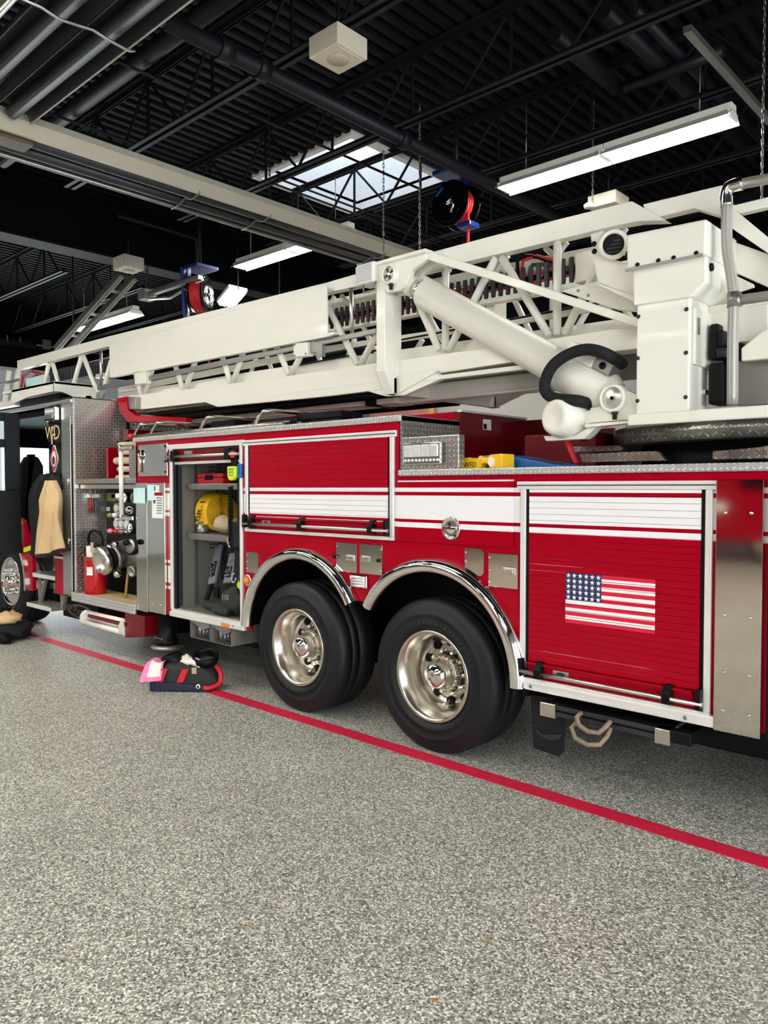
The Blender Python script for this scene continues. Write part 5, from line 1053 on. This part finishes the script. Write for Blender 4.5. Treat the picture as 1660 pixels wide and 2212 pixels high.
# handrail
yr = .36
hr = P(MB().tube(smooth([PY(1571, 440, yr), PY(1571, 520, yr), PY(1575, 560, yr), PY(1583, 610, yr), PY(1586, 650, yr), PY(1584, 740, yr), PY(1583, 874, yr)], 5), .027, 20), 'handrail', 'rail_grip')
t_a = PY(1605, 397, yr); t_b = PY(1900, 340, yr); MB().tube([t_a, t_b], .027, 16).build('top_rail', 'rail_grip', hr); m_a = PY(1600, 648, yr); m_b = PY(1900, 605, yr); MB().tube([m_a, m_b], .027, 16).build('mid_rail', 'rail_grip', hr)
MB().tube(smooth([PY(1571, 446, yr), PY(1571, 418, yr), PY(1580, 403, yr), PY(1607, 396, yr)], 5), .034, 18).build('elbow', 'chrome', hr); MB().tube([PY(1586, 632, yr), PY(1586, 664, yr)], .034, 18).build('tee', 'galv', hr); MB().tube([PY(1586, 650, yr), PY(1603, 647, yr)], .034, 16).build('tee_arm', 'galv', hr)
for k in range(10):
    q = 2*PI*k/10; o = Vector((math.cos(q)*.0265, math.sin(q)*.0265, 0)); MB().tube([p+o for p in smooth([PY(1571, 446, yr), PY(1571, 520, yr), PY(1575, 560, yr), PY(1583, 610, yr), PY(1586, 650, yr), PY(1584, 740, yr), PY(1583, 874, yr)], 4)], .003, 5).build('grip_rib', 'rail_grip', hr)

# ================================================================== EQUIPMENT
def blob(c, rx, ry, rz, seed=0, amp=.18, n=20, m=12, flat=None):
    rnd = random.Random(seed); ph = [(rnd.uniform(1.2, 4.2), rnd.uniform(0, 6), rnd.uniform(1.2, 4.2), rnd.uniform(0, 6)) for _ in range(5)]
    mb = MB().ball((0, 0, 0), 1, 1, 1, n, m)
    def f(p):
        k = 1+amp*sum(math.sin(a*p.x*2+b+c_*p.z)*math.cos(c_*p.y*2+d) for a, b, c_, d in ph)/2.2
        x, y, z = p.x*k*rx, p.y*k*ry, p.z*k*rz
        if flat is not None: z = max(z, -flat)
        return Vector((x, y, z))+Vector(c)
    return mb.xf(f)
# -- gear bag on the floor
B = PZ(396, 1493, 0); bx_ = Vector((B.x, B.y, 0)); ux = Vector((.74, .62, 0)).normalized(); uy = Vector((-ux.y, ux.x, 0))
G = thing('gear_bag', (B.x+.0, B.y+.12, 0), 'black duffel bag with red straps lying on the red floor stripe', 'bag')
def bagpt(u, v, z): return bx_+ux*(u*.84)+uy*(v*.84+.12)+Vector((0, 0, z*.9))
def bagmesh(mb): return mb.xf(lambda p: bagpt(p.x, p.y, p.z))
sh = MB(); secs = [(-.33, .12, .20), (-.27, .15, .25), (-.12, .165, .26), (.05, .165, .25), (.18, .155, .24), (.27, .13, .20), (.32, .08, .12)]
n = 20; vs = []
for i, (u, wd, h) in enumerate(secs):
    for k in range(n):
        q = 2*PI*k/n; cx_ = math.copysign(abs(math.cos(q))**.6, math.cos(q)); cz_ = math.copysign(abs(math.sin(q))**.6, math.sin(q))
        vs.append((u+.01*math.sin(3*q+i), wd*cx_*(1+.04*math.sin(5*q+2*i)), max(0.002, h/2+h/2*cz_*(1+.04*math.sin(4*q+i)))))
sh.add(vs, [(i*n+k, i*n+(k+1) % n, (i+1)*n+(k+1) % n, (i+1)*n+k) for i in range(len(secs)-1) for k in range(n)], 0, True); sh.add(vs[:n], [list(range(n))]); sh.add(vs[-n:], [list(range(n))])
bagmesh(sh).build('shell', 'cloth_grey', G, sub=1)
bagmesh(MB().prism([(-.34, 0), (.26, 0), (.31, .02), (.26, .055), (.0, .085), (-.34, .10)], -.19, .15)).build('base_panel', 'navy', G, bev=.02, seg=3)
for (u0, u1) in ((-.20, -.24), (.02, -.03)):
    MB().add([bagpt(u1-.03, -.185, .09), bagpt(u1+.04, -.185, .09), bagpt(u0+.05, -.178, .22), bagpt(u0-.02, -.178, .22), bagpt(u1-.03, -.175, .09), bagpt(u1+.04, -.175, .09), bagpt(u0+.05, -.165, .22), bagpt(u0-.02, -.165, .22)], [(0, 1, 2, 3), (4, 5, 6, 7), (0, 1, 5, 4), (1, 2, 6, 5), (2, 3, 7, 6), (3, 0, 4, 7)]).build('strap', 'red_rubber', G, bev=.004)
MB().tube(smooth([bagpt(.30, .0, .22), bagpt(.36, -.04, .16), bagpt(.36, -.08, .07), bagpt(.28, -.16, .04), bagpt(.22, -.19, .05)], 5), .022, 8).build('end_strap', 'red_rubber', G)
bagmesh(MB().prism(ell(.17, .06, .022, .022, 18), -.196, -.19)).build('badge', 'paper', G); bagmesh(MB().prism(ell(.17, .056, .013, .013, 14), -.198, -.196)).build('badge_mark', 'navy', G)
bagmesh(MB().box(.10, .15, -.182, -.165, .175, .235)).build('label_patch', 'canvas', G, bev=.003)
MB().lathe([(.10, -.03), (.115, 0), (.115, .05), (.10, .06), (.095, .03), (.09, 0)], bagpt(.19, .02, .27), (.25, -.25, .93), 24, close=False).build('collar_ring', 'black', G); MB().lathe([(.085, -.06), (.095, .0), (.09, .04), (.08, .045)], bagpt(-.17, .04, .27), (-.25, -.2, .9), 24, close=False).build('collar_ring', 'black', G)
blob(bagpt(.0, .02, .255), .15, .07, .045, 5, .25).build('lining_cloth', 'towel', G)
# towel draped over the end
def drape(rows, name, m, label, cat, thick=.008, group=None):
    mb = MB(); k = len(rows[0]); vs = [p for r in rows for p in r]; fs = [(i*k+j, i*k+j+1, (i+1)*k+j+1, (i+1)*k+j) for i in range(len(rows)-1) for j in range(k-1)]
    mb.add(vs, fs, 0, True); o = mb.build(name, m); s = o.modifiers.new('solid', 'SOLIDIFY'); s.thickness = thick; sb_ = o.modifiers.new('sub', 'SUBSURF'); sb_.levels = 1; sb_.render_levels = 2
    return tag(o, label, cat, group)
rows = []
for i in range(8):
    r = []; s = i/7
    for j in range(9):
        t = j/8; u = -.37+.16*t+.025*math.sin(t*9)*s; 
        if s < .35: v, z = .05-.22*s/.35*.8, .275+.015*math.sin(t*7)
        else: v, z = -.13-.11*(s-.35)/.65-.025*math.sin(t*11+1)*(s-.3), .275-.175*((s-.35)/.65)+.02*t
        u2 = u-.06*(1-t)*s
        r.append(bagpt(u2, v, z))
    rows.append(r)
tw = drape(rows, 'towel', ['pink', 'towel'], 'pink and white towel draped over the duffel bag', 'towel')
for p in tw.data.polygons:
    i = p.index//8; j = p.index % 8; p.material_index = 1 if (2 <= j <= 6 and 2 <= i <= 5) else 0
# -- second gear heap at the left edge
c = PZ(-8, 1386, 0); G2 = thing('gear_pile', (c.x, c.y+.15, 0), 'heap of black turnout gear with tan lining beside the front wheel', 'gear')
blob((c.x-.15, c.y+.2, .11), .34, .24, .13, 3, .2, flat=.11).build('black_shell', 'cloth_black', G2); blob((c.x-.1, c.y+.16, .24), .22, .16, .08, 9, .3).build('tan_lining', 'tan', G2)
MB().lathe([(.11, 0), (.13, .03), (.12, .06), (.1, .06), (.1, .02)], (c.x-.2, c.y+.12, .29), (.1, -.1, 1), 20, close=False).build('collar', 'black', G2); blob((c.x+.2, c.y+.02, .06), .1, .08, .06, 4, .1, flat=.058).build('boot_toe', 'black', G2)
MB().tube([(c.x+.05, c.y-.03, .18), (c.x+.1, c.y-.06, .1), (c.x+.12, c.y-.07, .02)], .014, 8).build('strap', 'red_rubber', G2)
# -- turnout coat hanging on the cab pillar
cc = PY(100, 1110, -.12); J = thing('turnout_coat', (cc.x, -.1, cc.z-.45), 'tan and black turnout coat hanging beside the cab doorway', 'coat')
def coat(pts_l, pts_r, y, m, nm, seed, dep=.09):
    mb = MB(); k = 26; vs = []; N = len(pts_l)
    for i, (l, r) in enumerate(zip(pts_l, pts_r)):
        L_ = PY(*l, y); R_ = PY(*r, y)
        for j in range(k):
            q = 2*PI*j/k; t = .5-.5*math.cos(q); p = L_.lerp(R_, t); p.y += dep*math.sin(q)*(1+.25*math.sin(3.1*i+seed+6*t))+.028*math.sin(13*t+i*.9+seed)*min(1, i*.6)+.016*math.sin(5*i+3*t); p.z += .012*math.sin(7*t+seed+i); vs.append(p)
    mb.add(vs, [(i*k+j, i*k+(j+1) % k, (i+1)*k+(j+1) % k, (i+1)*k+j) for i in range(N-1) for j in range(k)], 0, True); mb.add(vs[:k], [list(range(k))]); mb.add(vs[-k:], [list(range(k))])
    return mb.build(nm, m, J, sub=1)
coat([(106, 1040), (101, 1055), (94, 1080), (92, 1100), (88, 1120), (83, 1150), (79, 1200)], [(114, 1040), (122, 1060), (128, 1080), (131, 1100), (132, 1120), (134, 1150), (135, 1186)], -.16, 'tan', 'lining', 1, .07)
coat([(92, 1026), (76, 1045), (70, 1070), (66, 1100), (68, 1150), (72, 1200)], [(112, 1024), (106, 1045), (102, 1070), (96, 1100), (94, 1150), (92, 1200)], -.04, 'cloth_black', 'shell', 2, .06)
coat([(108, 1024), (112, 1034), (118, 1050)], [(124, 1026), (132, 1040), (134, 1056)], -.04, 'cloth_black', 'collar', 3, .04)
MB().prism(XZ([(78, 1198), (134, 1184), (134, 1190), (80, 1206)], -.14), -.16, -.04).build('hem', 'dark_grey', J, bev=.01)
MB().prism(XZ([(56, 1183), (74, 1177), (74, 1187), (56, 1193)], -.02), -.05, -.02).build('reflective_band', 'hiviz', J)
# straps and tools hanging in the doorway
a = PY(50, 1140, .3); tag(MB().prism(XZ([(42, 1118), (52, 1125), (60, 1155), (56, 1165), (44, 1140)], .25), .22, .30).build('orange_bag', 'orange', bev=.02), 'orange pouch in the cab doorway', 'pouch')
# -- fire extinguisher
a = PY(207, 1283, .12); E_ = thing('fire_extinguisher', (a.x, .12, .575), 'red fire extinguisher standing on the pump running board', 'extinguisher')
rE = .115; zE = PY(207, 1192, .12).z
MB().lathe([(rE*.9, 0), (rE, .02), (rE, zE-.66), (rE*.9, zE-.62), (rE*.5, zE-.59), (.03, zE-.575)], (a.x, .12, .578), (0, 0, 1), 32).build('cylinder', 'ext_red', E_)
MB().lathe([(.03, 0), (.03, .05), (.02, .06)], (a.x, .12, zE-.01), (0, 0, 1), 14).build('valve', 'polished', E_); MB().bar((a.x-.02, .12, zE+.05), (a.x+.12, .1, zE+.08), .03, .012).build('lever', 'black', E_)
MB().tube(smooth([Vector(q) for q in ((a.x, .10, zE+.03), (a.x-.02, .05, zE+.14), (a.x+.12, .03, zE+.24), (a.x+.28, .05, zE+.2), (a.x+.27, .06, zE+.02), (a.x+.2, .06, zE-.12))], 6), .014, 10).build('hose', 'black', E_)
MB().lathe([(rE+.003, 0), (rE+.003, .05)], (a.x, .12, .96), (0, 0, 1), 32, close=False).build('band', 'rust', E_); nE = Vector((.55, -.83, 0)).normalized(); cE = Vector((a.x, .12, 0))+nE*(rE+.002)
for (z0_, z1_, m_) in ((1.0, 1.12, 'paper'), (.80, .89, 'paper')): MB().bar(cE+Vector((0, 0, z0_)), cE+Vector((0, 0, z1_)), .07, .006, nE).build('label', m_, E_)
MB().bar(cE+nE*.012+Vector((.03, .02, 1.05)), cE+nE*.012+Vector((.03, .02, 1.16)), .035, .004, nE).build('inspection_tag', 'canvas', E_)
# -- spanner wrenches on the cab rear wall
for k, (px, lab) in enumerate(((196, 'left spanner wrench clipped on the diamond plate wall'), (207, 'right spanner wrench clipped on the diamond plate wall'))):
    a = PX(px, 1070, -5.1); w_ = thing('spanner_wrench', (a.x, a.y, a.z-.25), lab, 'wrench', 'spanner wrenches behind the cab')
    MB().tube([(a.x, a.y, a.z+.02), (a.x, a.y, a.z-.2)], .016, 8).build('grip', 'red_rubber' if k == 0 else 'grey_paint', w_)
    MB().tube(smooth([Vector((a.x, a.y, a.z+.0)), Vector((a.x, a.y-.01, a.z+.14)), Vector((a.x, a.y+.03, a.z+.19)), Vector((a.x, a.y+.06, a.z+.14)), Vector((a.x, a.y+.05, a.z+.06))], 5), .014, 8).build('hook', 'galv', w_); MB().box(a.x-.02, a.x+.025, a.y-.04, a.y+.07, a.z-.03, a.z+.02).build('clip', 'brushed', w_, bev=.004)
# -- wooden handle leaning under the valve
a, b = PY(271, 1291, .12), PY(277, 1232, .2); tag(MB().tube([a, b], .014, 10).build('broom_stick', 'leaf'), 'thin wooden stick leaning under the intake valve', 'stick')
# -- folded tan hoses in the crosslay
for k, (px, py, rr, lab) in enumerate(((252, 1032, .05, 'bottom'), (256, 1014, .055, 'second'), (250, 996, .07, 'third and fattest'), (258, 979, .045, 'fourth'), (257, 962, .05, 'topmost'))):
    a = PY(px, py, .28); o = MB(); path = [(a.x+.0, .30, a.z), (a.x+.12, .24, a.z), (a.x+.25, .26, a.z), (a.x+.3, .34, a.z), (a.x+.1, .5, a.z)]
    o.tube(smooth([Vector(p) for p in path], 5), rr*.62, 10); o.xf(lambda p: Vector((p.x, p.y, a.z+(p.z-a.z)*.9)))
    tag(o.build('folded_hose', 'hose_tan'), lab+' fold of tan hose packed behind the grab rail', 'hose', 'tan hoses in the crosslay')
# -- yellow hose roll on the compartment shelf
zs = 1.332; Rr = .185; hc0 = Vector((-2.93, .36, zs+Rr)); HR = thing('hose_roll', (-2.83, .34, zs), 'yellow fire hose roll with black lettering on the middle shelf', 'hose')
sp_pts = []
for k in range(0, 9*24+1):
    q = 2*PI*k/24; r = .03+(Rr-.03)*k/(9*24); sp_pts.append((hc0.y+r*math.cos(q), hc0.z+r*math.sin(q)))
mb = MB(); vs = []; th = .006
for x in (-3.03, -2.85):
    for i, (y, z) in enumerate(sp_pts):
        v = Vector((y-hc0.y, z-hc0.z)); r = v.length; d = v/r if r > 1e-6 else Vector((1, 0)); vs += [(x, hc0.y+d.x*(r-th), hc0.z+d.y*(r-th)), (x, y, z)]
n2 = 2*len(sp_pts); m_ = len(sp_pts)
for i in range(m_-1):
    mb.f += []; 
mb.add(vs, [(2*i, 2*i+1, 2*i+3, 2*i+2) for i in range(m_-1)]+[(n2+2*i, n2+2*i+2, n2+2*i+3, n2+2*i+1) for i in range(m_-1)]+[(2*i+1, n2+2*i+1, n2+2*i+3, 2*i+3) for i in range(m_-1)]+[(2*i, 2*i+2, n2+2*i+2, n2+2*i) for i in range(m_-1)], 0, True)
mb.build('spiral', 'hose_yellow', HR)
fr = MB(); fv = []
for k in range(9):
    q = math.radians(100+k*13); r = Rr+.004
    fv += [(-3.035, hc0.y+r*math.cos(q), hc0.z+r*math.sin(q)), (-2.85, hc0.y+r*math.cos(q), hc0.z+r*math.sin(q))]
fv += [(-3.035, hc0.y-Rr-.002, zs+.08), (-2.85, hc0.y-Rr-.002, zs+.08)]
fr.add(fv, [(2*i, 2*i+1, 2*i+3, 2*i+2) for i in range(len(fv)//2-1)], 0, True); f_o = fr.build('loose_end', 'hose_yellow', HR)
text_mb('BR-1', .11, (-2.94, hc0.y-Rr-.0, hc0.z+.02), (0, .35, .94), (-1, 0, 0), thick=.012).build('lettering', 'black', HR)
MB().lathe([(.05, 0), (.055, .01), (.055, .06), (.045, .065), (.045, .1)], (-2.95, hc0.y-Rr+.02, zs), (0, 0, 1), 22).build('coupling', 'galv', HR)
tag(blob((-2.62, .24, zs+.085), .17, .12, .08, 12, .25, flat=.08).build('canvas_bag', 'canvas'), 'crumpled tan canvas bag in front of the yellow hose roll', 'bag')
# -- top shelf
zt2 = 1.792
tb = thing('tool_case', (-2.75, .28, zt2), 'flat red tool case on the top shelf', 'tool case'); MB().box(-2.95, -2.55, .14, .40, zt2, zt2+.09).build('body', 'red_bright', tb, bev=.01); MB().box(-2.95, -2.55, .135, .40, zt2+.05, zt2+.056).build('seam', 'black', tb); MB().box(-2.8, -2.7, .12, .14, zt2+.03, zt2+.075).build('handle', 'black', tb, bev=.006)
tag(blob((-2.58, .5, zt2+.16), .22, .09, .09, 21, .15, flat=.16).build('orange_roll', 'orange'), 'rolled orange bag at the back of the top shelf', 'bag'); tag(blob((-2.42, .26, zt2+.075), .13, .1, .075, 31, .25, flat=.073).build('black_pouch', 'cloth_black'), 'black pouch on the top shelf beside the red case', 'pouch')
tag(MB().box(-2.27, -2.12, .2, .42, zt2, zt2+.1).build('red_case', 'red_bright', bev=.012), 'small red case at the right end of the top shelf', 'tool case')
# -- radio microphone with coiled cord
a = PY(503, 1020, -.03); RM = thing('radio_microphone', (a.x, a.y, a.z-.1), 'lime green radio microphone hanging at the compartment edge', 'microphone')
MB().prism([(a.x-.06, a.z+.05), (a.x+.06, a.z+.05), (a.x+.055, a.z-.04), (a.x+.02, a.z-.07), (a.x-.03, a.z-.07), (a.x-.055, a.z-.04)], -.05, -.01).build('body', 'hiviz', RM, bev=.012); 
for k in range(3): MB().box(a.x-.03, a.x+.04, -.054, -.05, a.z-.03+k*.025, a.z-.02+k*.025).build('speaker_slot', 'olive', RM)
MB().box(a.x-.03, a.x+.04, -.03, .0, a.z+.05, a.z+.2).build('hook', 'black', RM, bev=.006); MB().box(a.x-.02, a.x+.03, -.045, -.03, a.z+.12, a.z+.18).build('clip', 'red_rubber', RM, bev=.005); MB().box(a.x+.06, a.x+.11, -.03, .0, a.z-.05, a.z+.07).build('blue_tag', 'blue', RM, bev=.006)
coil = [Vector((a.x-.06+.02*math.cos(k*.9), -.01+.02*math.sin(k*.9), a.z-.12-k*.0028)) for k in range(170)]; MB().tube(coil, .0065, 6).build('coiled_cord', 'black', RM)
SH = thing('air_pack_harness', (-2.14, .05, 1.1), 'black harness webbing hanging inside the right edge of the open compartment', 'harness')
MB().bar((-2.13, .02, 2.0), (-2.13, .02, 1.35), .05, .02, (0, 1, 0)).build('webbing', 'cloth_black', SH); MB().box(-2.22, -2.07, -.01, .10, 1.24, 1.46).build('pad', 'cloth_black', SH, bev=.02); MB().box(-2.2, -2.08, .0, .10, 1.02, 1.22).build('pouch', 'cloth_black', SH, bev=.02)
MB().tube(smooth([Vector(q) for q in ((-2.18, -.01, 1.03), (-2.2, -.02, .98), (-2.17, -.02, .95), (-2.15, -.01, .99))], 4), .007, 6).build('snap_hook', 'chrome', SH); MB().tube(smooth([Vector(q) for q in ((-2.24, .0, 1.36), (-2.28, .0, 1.3), (-2.25, .0, 1.24))], 4), .008, 6).build('snap_hook', 'chrome', SH)
# -- straps with lettering and gloves on the compartment floor
AP = thing('air_pack', (-2.5, .35, .636), 'air pack with grey lettered shoulder straps leaning at the back of the compartment', 'air pack')
def strap(px0, py0, px1, py1, y0, y1, txt):
    a, b = PY(px0, py0, y0), PY(px1, py1, y1); MB().bar(a, b, .11, .03, (0, 1, 0)).build('shoulder_strap', 'strap_grey', AP, bev=.006)
    t = (a-b).normalized(); m_ = a.lerp(b, .6); U = t; N = Vector((0, -1, 0)); V = N.cross(U).normalized(); MB().bar(a.lerp(b, .42)+Vector((0, -.018, 0)), a.lerp(b, .80)+Vector((0, -.018, 0)), .085, .006, (0, 1, 0)).build('logo_patch', 'black', AP)
    text_mb(txt, .115, m_+Vector((0, -.023, 0)), U, V).build('lettering', 'strap_grey', AP)
strap(474, 1178, 458, 1262, .40, .25, 'MSA'); strap(506, 1195, 492, 1260, .30, .20, 'MSA')
MB().bar(PY(484, 1180, .45), PY(484, 1250, .4), .05, .03, (0, 1, 0)).build('shoulder_strap', 'dark_grey', AP); MB().bar(PY(458, 1262, .22), PY(446, 1296, .15), .05, .02, (0, 1, 0)).build('lower_strap', 'black', AP); MB().box(-2.66, -2.58, .1, .13, .76, .86).build('buckle', 'black', AP, bev=.01)
blob((-2.68, .2, .675), .22, .12, .045, 41, .2, flat=.04).build('waist_pad', 'cloth_grey', AP); MB().tube([(-2.35, .5, .66), (-2.35, .52, 1.2)], .085, 18).build('cylinder', 'black', AP)
a = PY(505, 1275, .1); GV = thing('work_glove', (a.x, .12, .636), 'dark fire glove bundle with lime reflective bands', 'gloves')
blob((a.x-.02, .14, .76), .17, .12, .12, 51, .2, flat=.12).build('palm', 'cloth_grey', GV)
for k in range(4): MB().tube(smooth([Vector((a.x-.12+k*.045, .10, .72)), Vector((a.x-.15+k*.05, .03, .69)), Vector((a.x-.16+k*.055, .0, .66))], 4), [.03]*9, 8).build('finger', 'cloth_grey', GV)
MB().lathe([(.07, -.06), (.085, 0), (.09, .1)], (a.x+.1, .16, .88), (.5, .1, .85), 18).build('cuff', 'cloth_black', GV); MB().lathe([(.088, -.0), (.09, .05)], (a.x+.1, .16, .88), (.5, .1, .85), 18, close=False).build('reflective_band', 'hiviz', GV); MB().lathe([(.091, .09), (.092, .12)], (a.x+.13, .16, .95), (.3, .1, .95), 18, close=False).build('reflective_band', 'hiviz', GV)
text_mb('110', .07, (a.x-.01, .018, .80), (1, 0, .1), (0, 0, 1)).build('lettering', 'canvas', GV)
# -- cases and litter on the body roof
zr = 2.246
def case(px0, px1, pyt, y0, y1, name, label, m='black', lid=True):
    p, q = PY(px0, pyt, y0), PY(px1, pyt, y0); zt_ = (p.z+q.z)/2; t = thing(name, ((p.x+q.x)/2, (y0+y1)/2, zr), label, 'case')
    h = zt_-zr; MB().box(p.x+.02, q.x-.02, y0+.015, y1-.015, zr, zr+h*.6).build('body', m, t, bev=.008); MB().box(p.x, q.x, y0, y1, zr+h*.55, zt_).build('lid', m, t, bev=.008)
    return t
case(640, 735, 890, .34, .60, 'battery_box', 'square black lidded box on the body roof')
hc1 = case(542, 640, 906, .30, .56, 'hard_case', 'low black moulded case on the body roof'); MB().box(PY(575, 903, .3).x, PY(612, 903, .3).x, .3, .34, PY(590, 908, .3).z, PY(590, 903, .3).z).build('handle', 'black', hc1, bev=.01)
case(455, 505, 908, .34, .56, 'hard_case', 'small black box among the litter frames on the roof'); 
ST = thing('rescue_litter', (-3.2, .35, zr), 'tubular steel rescue litter lying on the body roof', 'litter')
def fr_(x, h, yb0, yb1, r=.016): MB().tube(smooth([Vector(q) for q in ((x-.08, yb0, zr+.02), (x-.02, yb0+.02, zr+h*.8), (x+.05, yb0+.06, zr+h), (x+.05, yb1-.06, zr+h), (x, yb1-.02, zr+h*.8), (x-.04, yb1, zr+.02))], 5), r, 8).build('hoop', 'polished', ST)
for x in (-3.86, -3.55, -2.7, -1.9): fr_(x, .14, .06, .60)
for y in (.06, .6): MB().tube([(-4.0, y, zr+.02), (-1.6, y, zr+.02)], .015, 8).build('rail', 'polished', ST)
for k in range(9): MB().tube([(-3.9+k*.25, .06, zr+.03), (-3.7+k*.25, .6, zr+.05)], .006, 6).build('net_cord', 'dark_grey', ST)
for y in (.2, .33, .46): MB().tube([(-3.95, y, zr+.05), (-1.7, y, zr+.05)], .008, 6).build('slat_rod', 'galv', ST)
MB().ball((-4.0, .06, zr+.02), .035).build('end_knob', 'red_rubber', ST)
# -- yellow cribbing block and blue board on the rear deck
zd = 1.873; p, q = PY(1000, 1006, .10), PY(1085, 1006, .10)
CB = thing('cribbing_block', ((p.x+q.x)/2, .17, zd), 'yellow plastic cribbing block with stencilled letters on the rear deck', 'block'); L0, L1 = p.x, q.x; Wd = L1-L0; hh_ = PY(1040, 984, .1).z-zd
prof = [(L0, zd), (L0, zd+hh_*.85), (L0+Wd*.18, zd+hh_*.9), (L0+Wd*.22, zd+hh_*.8), (L0+Wd*.38, zd+hh_*.8), (L0+Wd*.42, zd+hh_), (L0+Wd*.48, zd+hh_), (L0+Wd*.5, zd+hh_*.82), (L0+Wd*.63, zd+hh_*.82), (L0+Wd*.7, zd+hh_*1.05), (L1, zd+hh_*1.1), (L1, zd), (L0+Wd*.68, zd), (L0+Wd*.66, zd+hh_*.32), (L0+Wd*.56, zd+hh_*.42), (L0+Wd*.47, zd+hh_*.32), (L0+Wd*.45, zd)]
MB().prism(prof, .10, .24).build('block_body', 'yellow', CB, bev=.006); MB().prism(ell(L0+Wd*.74, zd+hh_*.5, .026, .032, 16), .098, .10).build('hole', 'towel', CB); text_mb('WFD', .045, (L0+Wd*.2, .0985, zd+hh_*.3), (1, 0, 0), (0, 0, 1)).build('lettering', 'black', CB)
p, q = PY(1086, 982, .30), PY(1218, 1004, .30); BL = thing('blue_board', ((p.x+q.x)/2, .4, zd), 'blue backboard lying on the rear deck behind the yellow block', 'board')
MB().prism([(p.x-.12, p.z), (p.x, p.z), (q.x, zd+.015), (q.x, zd), (p.x-.12, zd)], .28, .62).build('board', 'blue', BL, bev=.008); MB().tube([(p.x+.2, .3, zd+.05), (p.x+.45, .28, zd+.03)], .01, 8).build('strap', 'dark_grey', BL)
# -- leaves on the floor
for (px, py, lab) in ((487, 1702, 'small dry leaf on the floor left of the rear wheel'), (935, 1724, 'dry leaf on the floor in front of the rear wheel'), (539, 2002, 'small dry leaf on the near floor left of the middle'), (142, 2075, 'small dry leaf on the near floor at the far left'), (940, 2164, 'thin dry leaf on the near floor at the bottom'), (1053, 2030, 'tiny dry leaf on the near floor right of the middle')):
    c = PZ(px, py, 0); tag(MB().prism([(c.x-.014, c.y), (c.x, c.y-.006), (c.x+.016, c.y+.002), (c.x, c.y+.007)], .001, .005, 'z').build('leaf', 'leaf'), lab, 'leaf', 'dry leaves on the floor')

# -- parked engine on the far side of the hall, seen only in the polished panels
FE = thing('fire_engine', (-7.5, -15.9, 0), 'red fire engine parked against the wall behind the camera', 'fire engine')
MB().box(-12, -3.2, -17.1, -14.8, .5, 2.6).build('body', 'red', FE, bev=.03); MB().box(-3.2, -1.2, -17.1, -14.8, .5, 2.9).build('cab', 'red', FE, bev=.05)
MB().box(-2.9, -1.5, -14.82, -14.79, 1.7, 2.5).build('window', 'black_gloss', FE); MB().box(-12, -3.2, -14.82, -14.79, 1.2, 1.4).build('stripe', 'white', FE)
for x in (-10.2, -2.3):
    MB().lathe(tire_prof(.52, .35), (x, -14.85, .52), (0, -1, 0), 32, close=False).build('tire', 'rubber', FE); MB().lathe([(.3, .02), (.26, .04), (.1, .0), (0, 0)], (x, -14.85, .52), (0, -1, 0), 28).build('rim', 'polished', FE)
for k in range(4): MB().box(-11.8+k*2.1, -9.9+k*2.1, -14.82, -14.78, .7, 2.3).build('shutter', 'red_bright', FE)
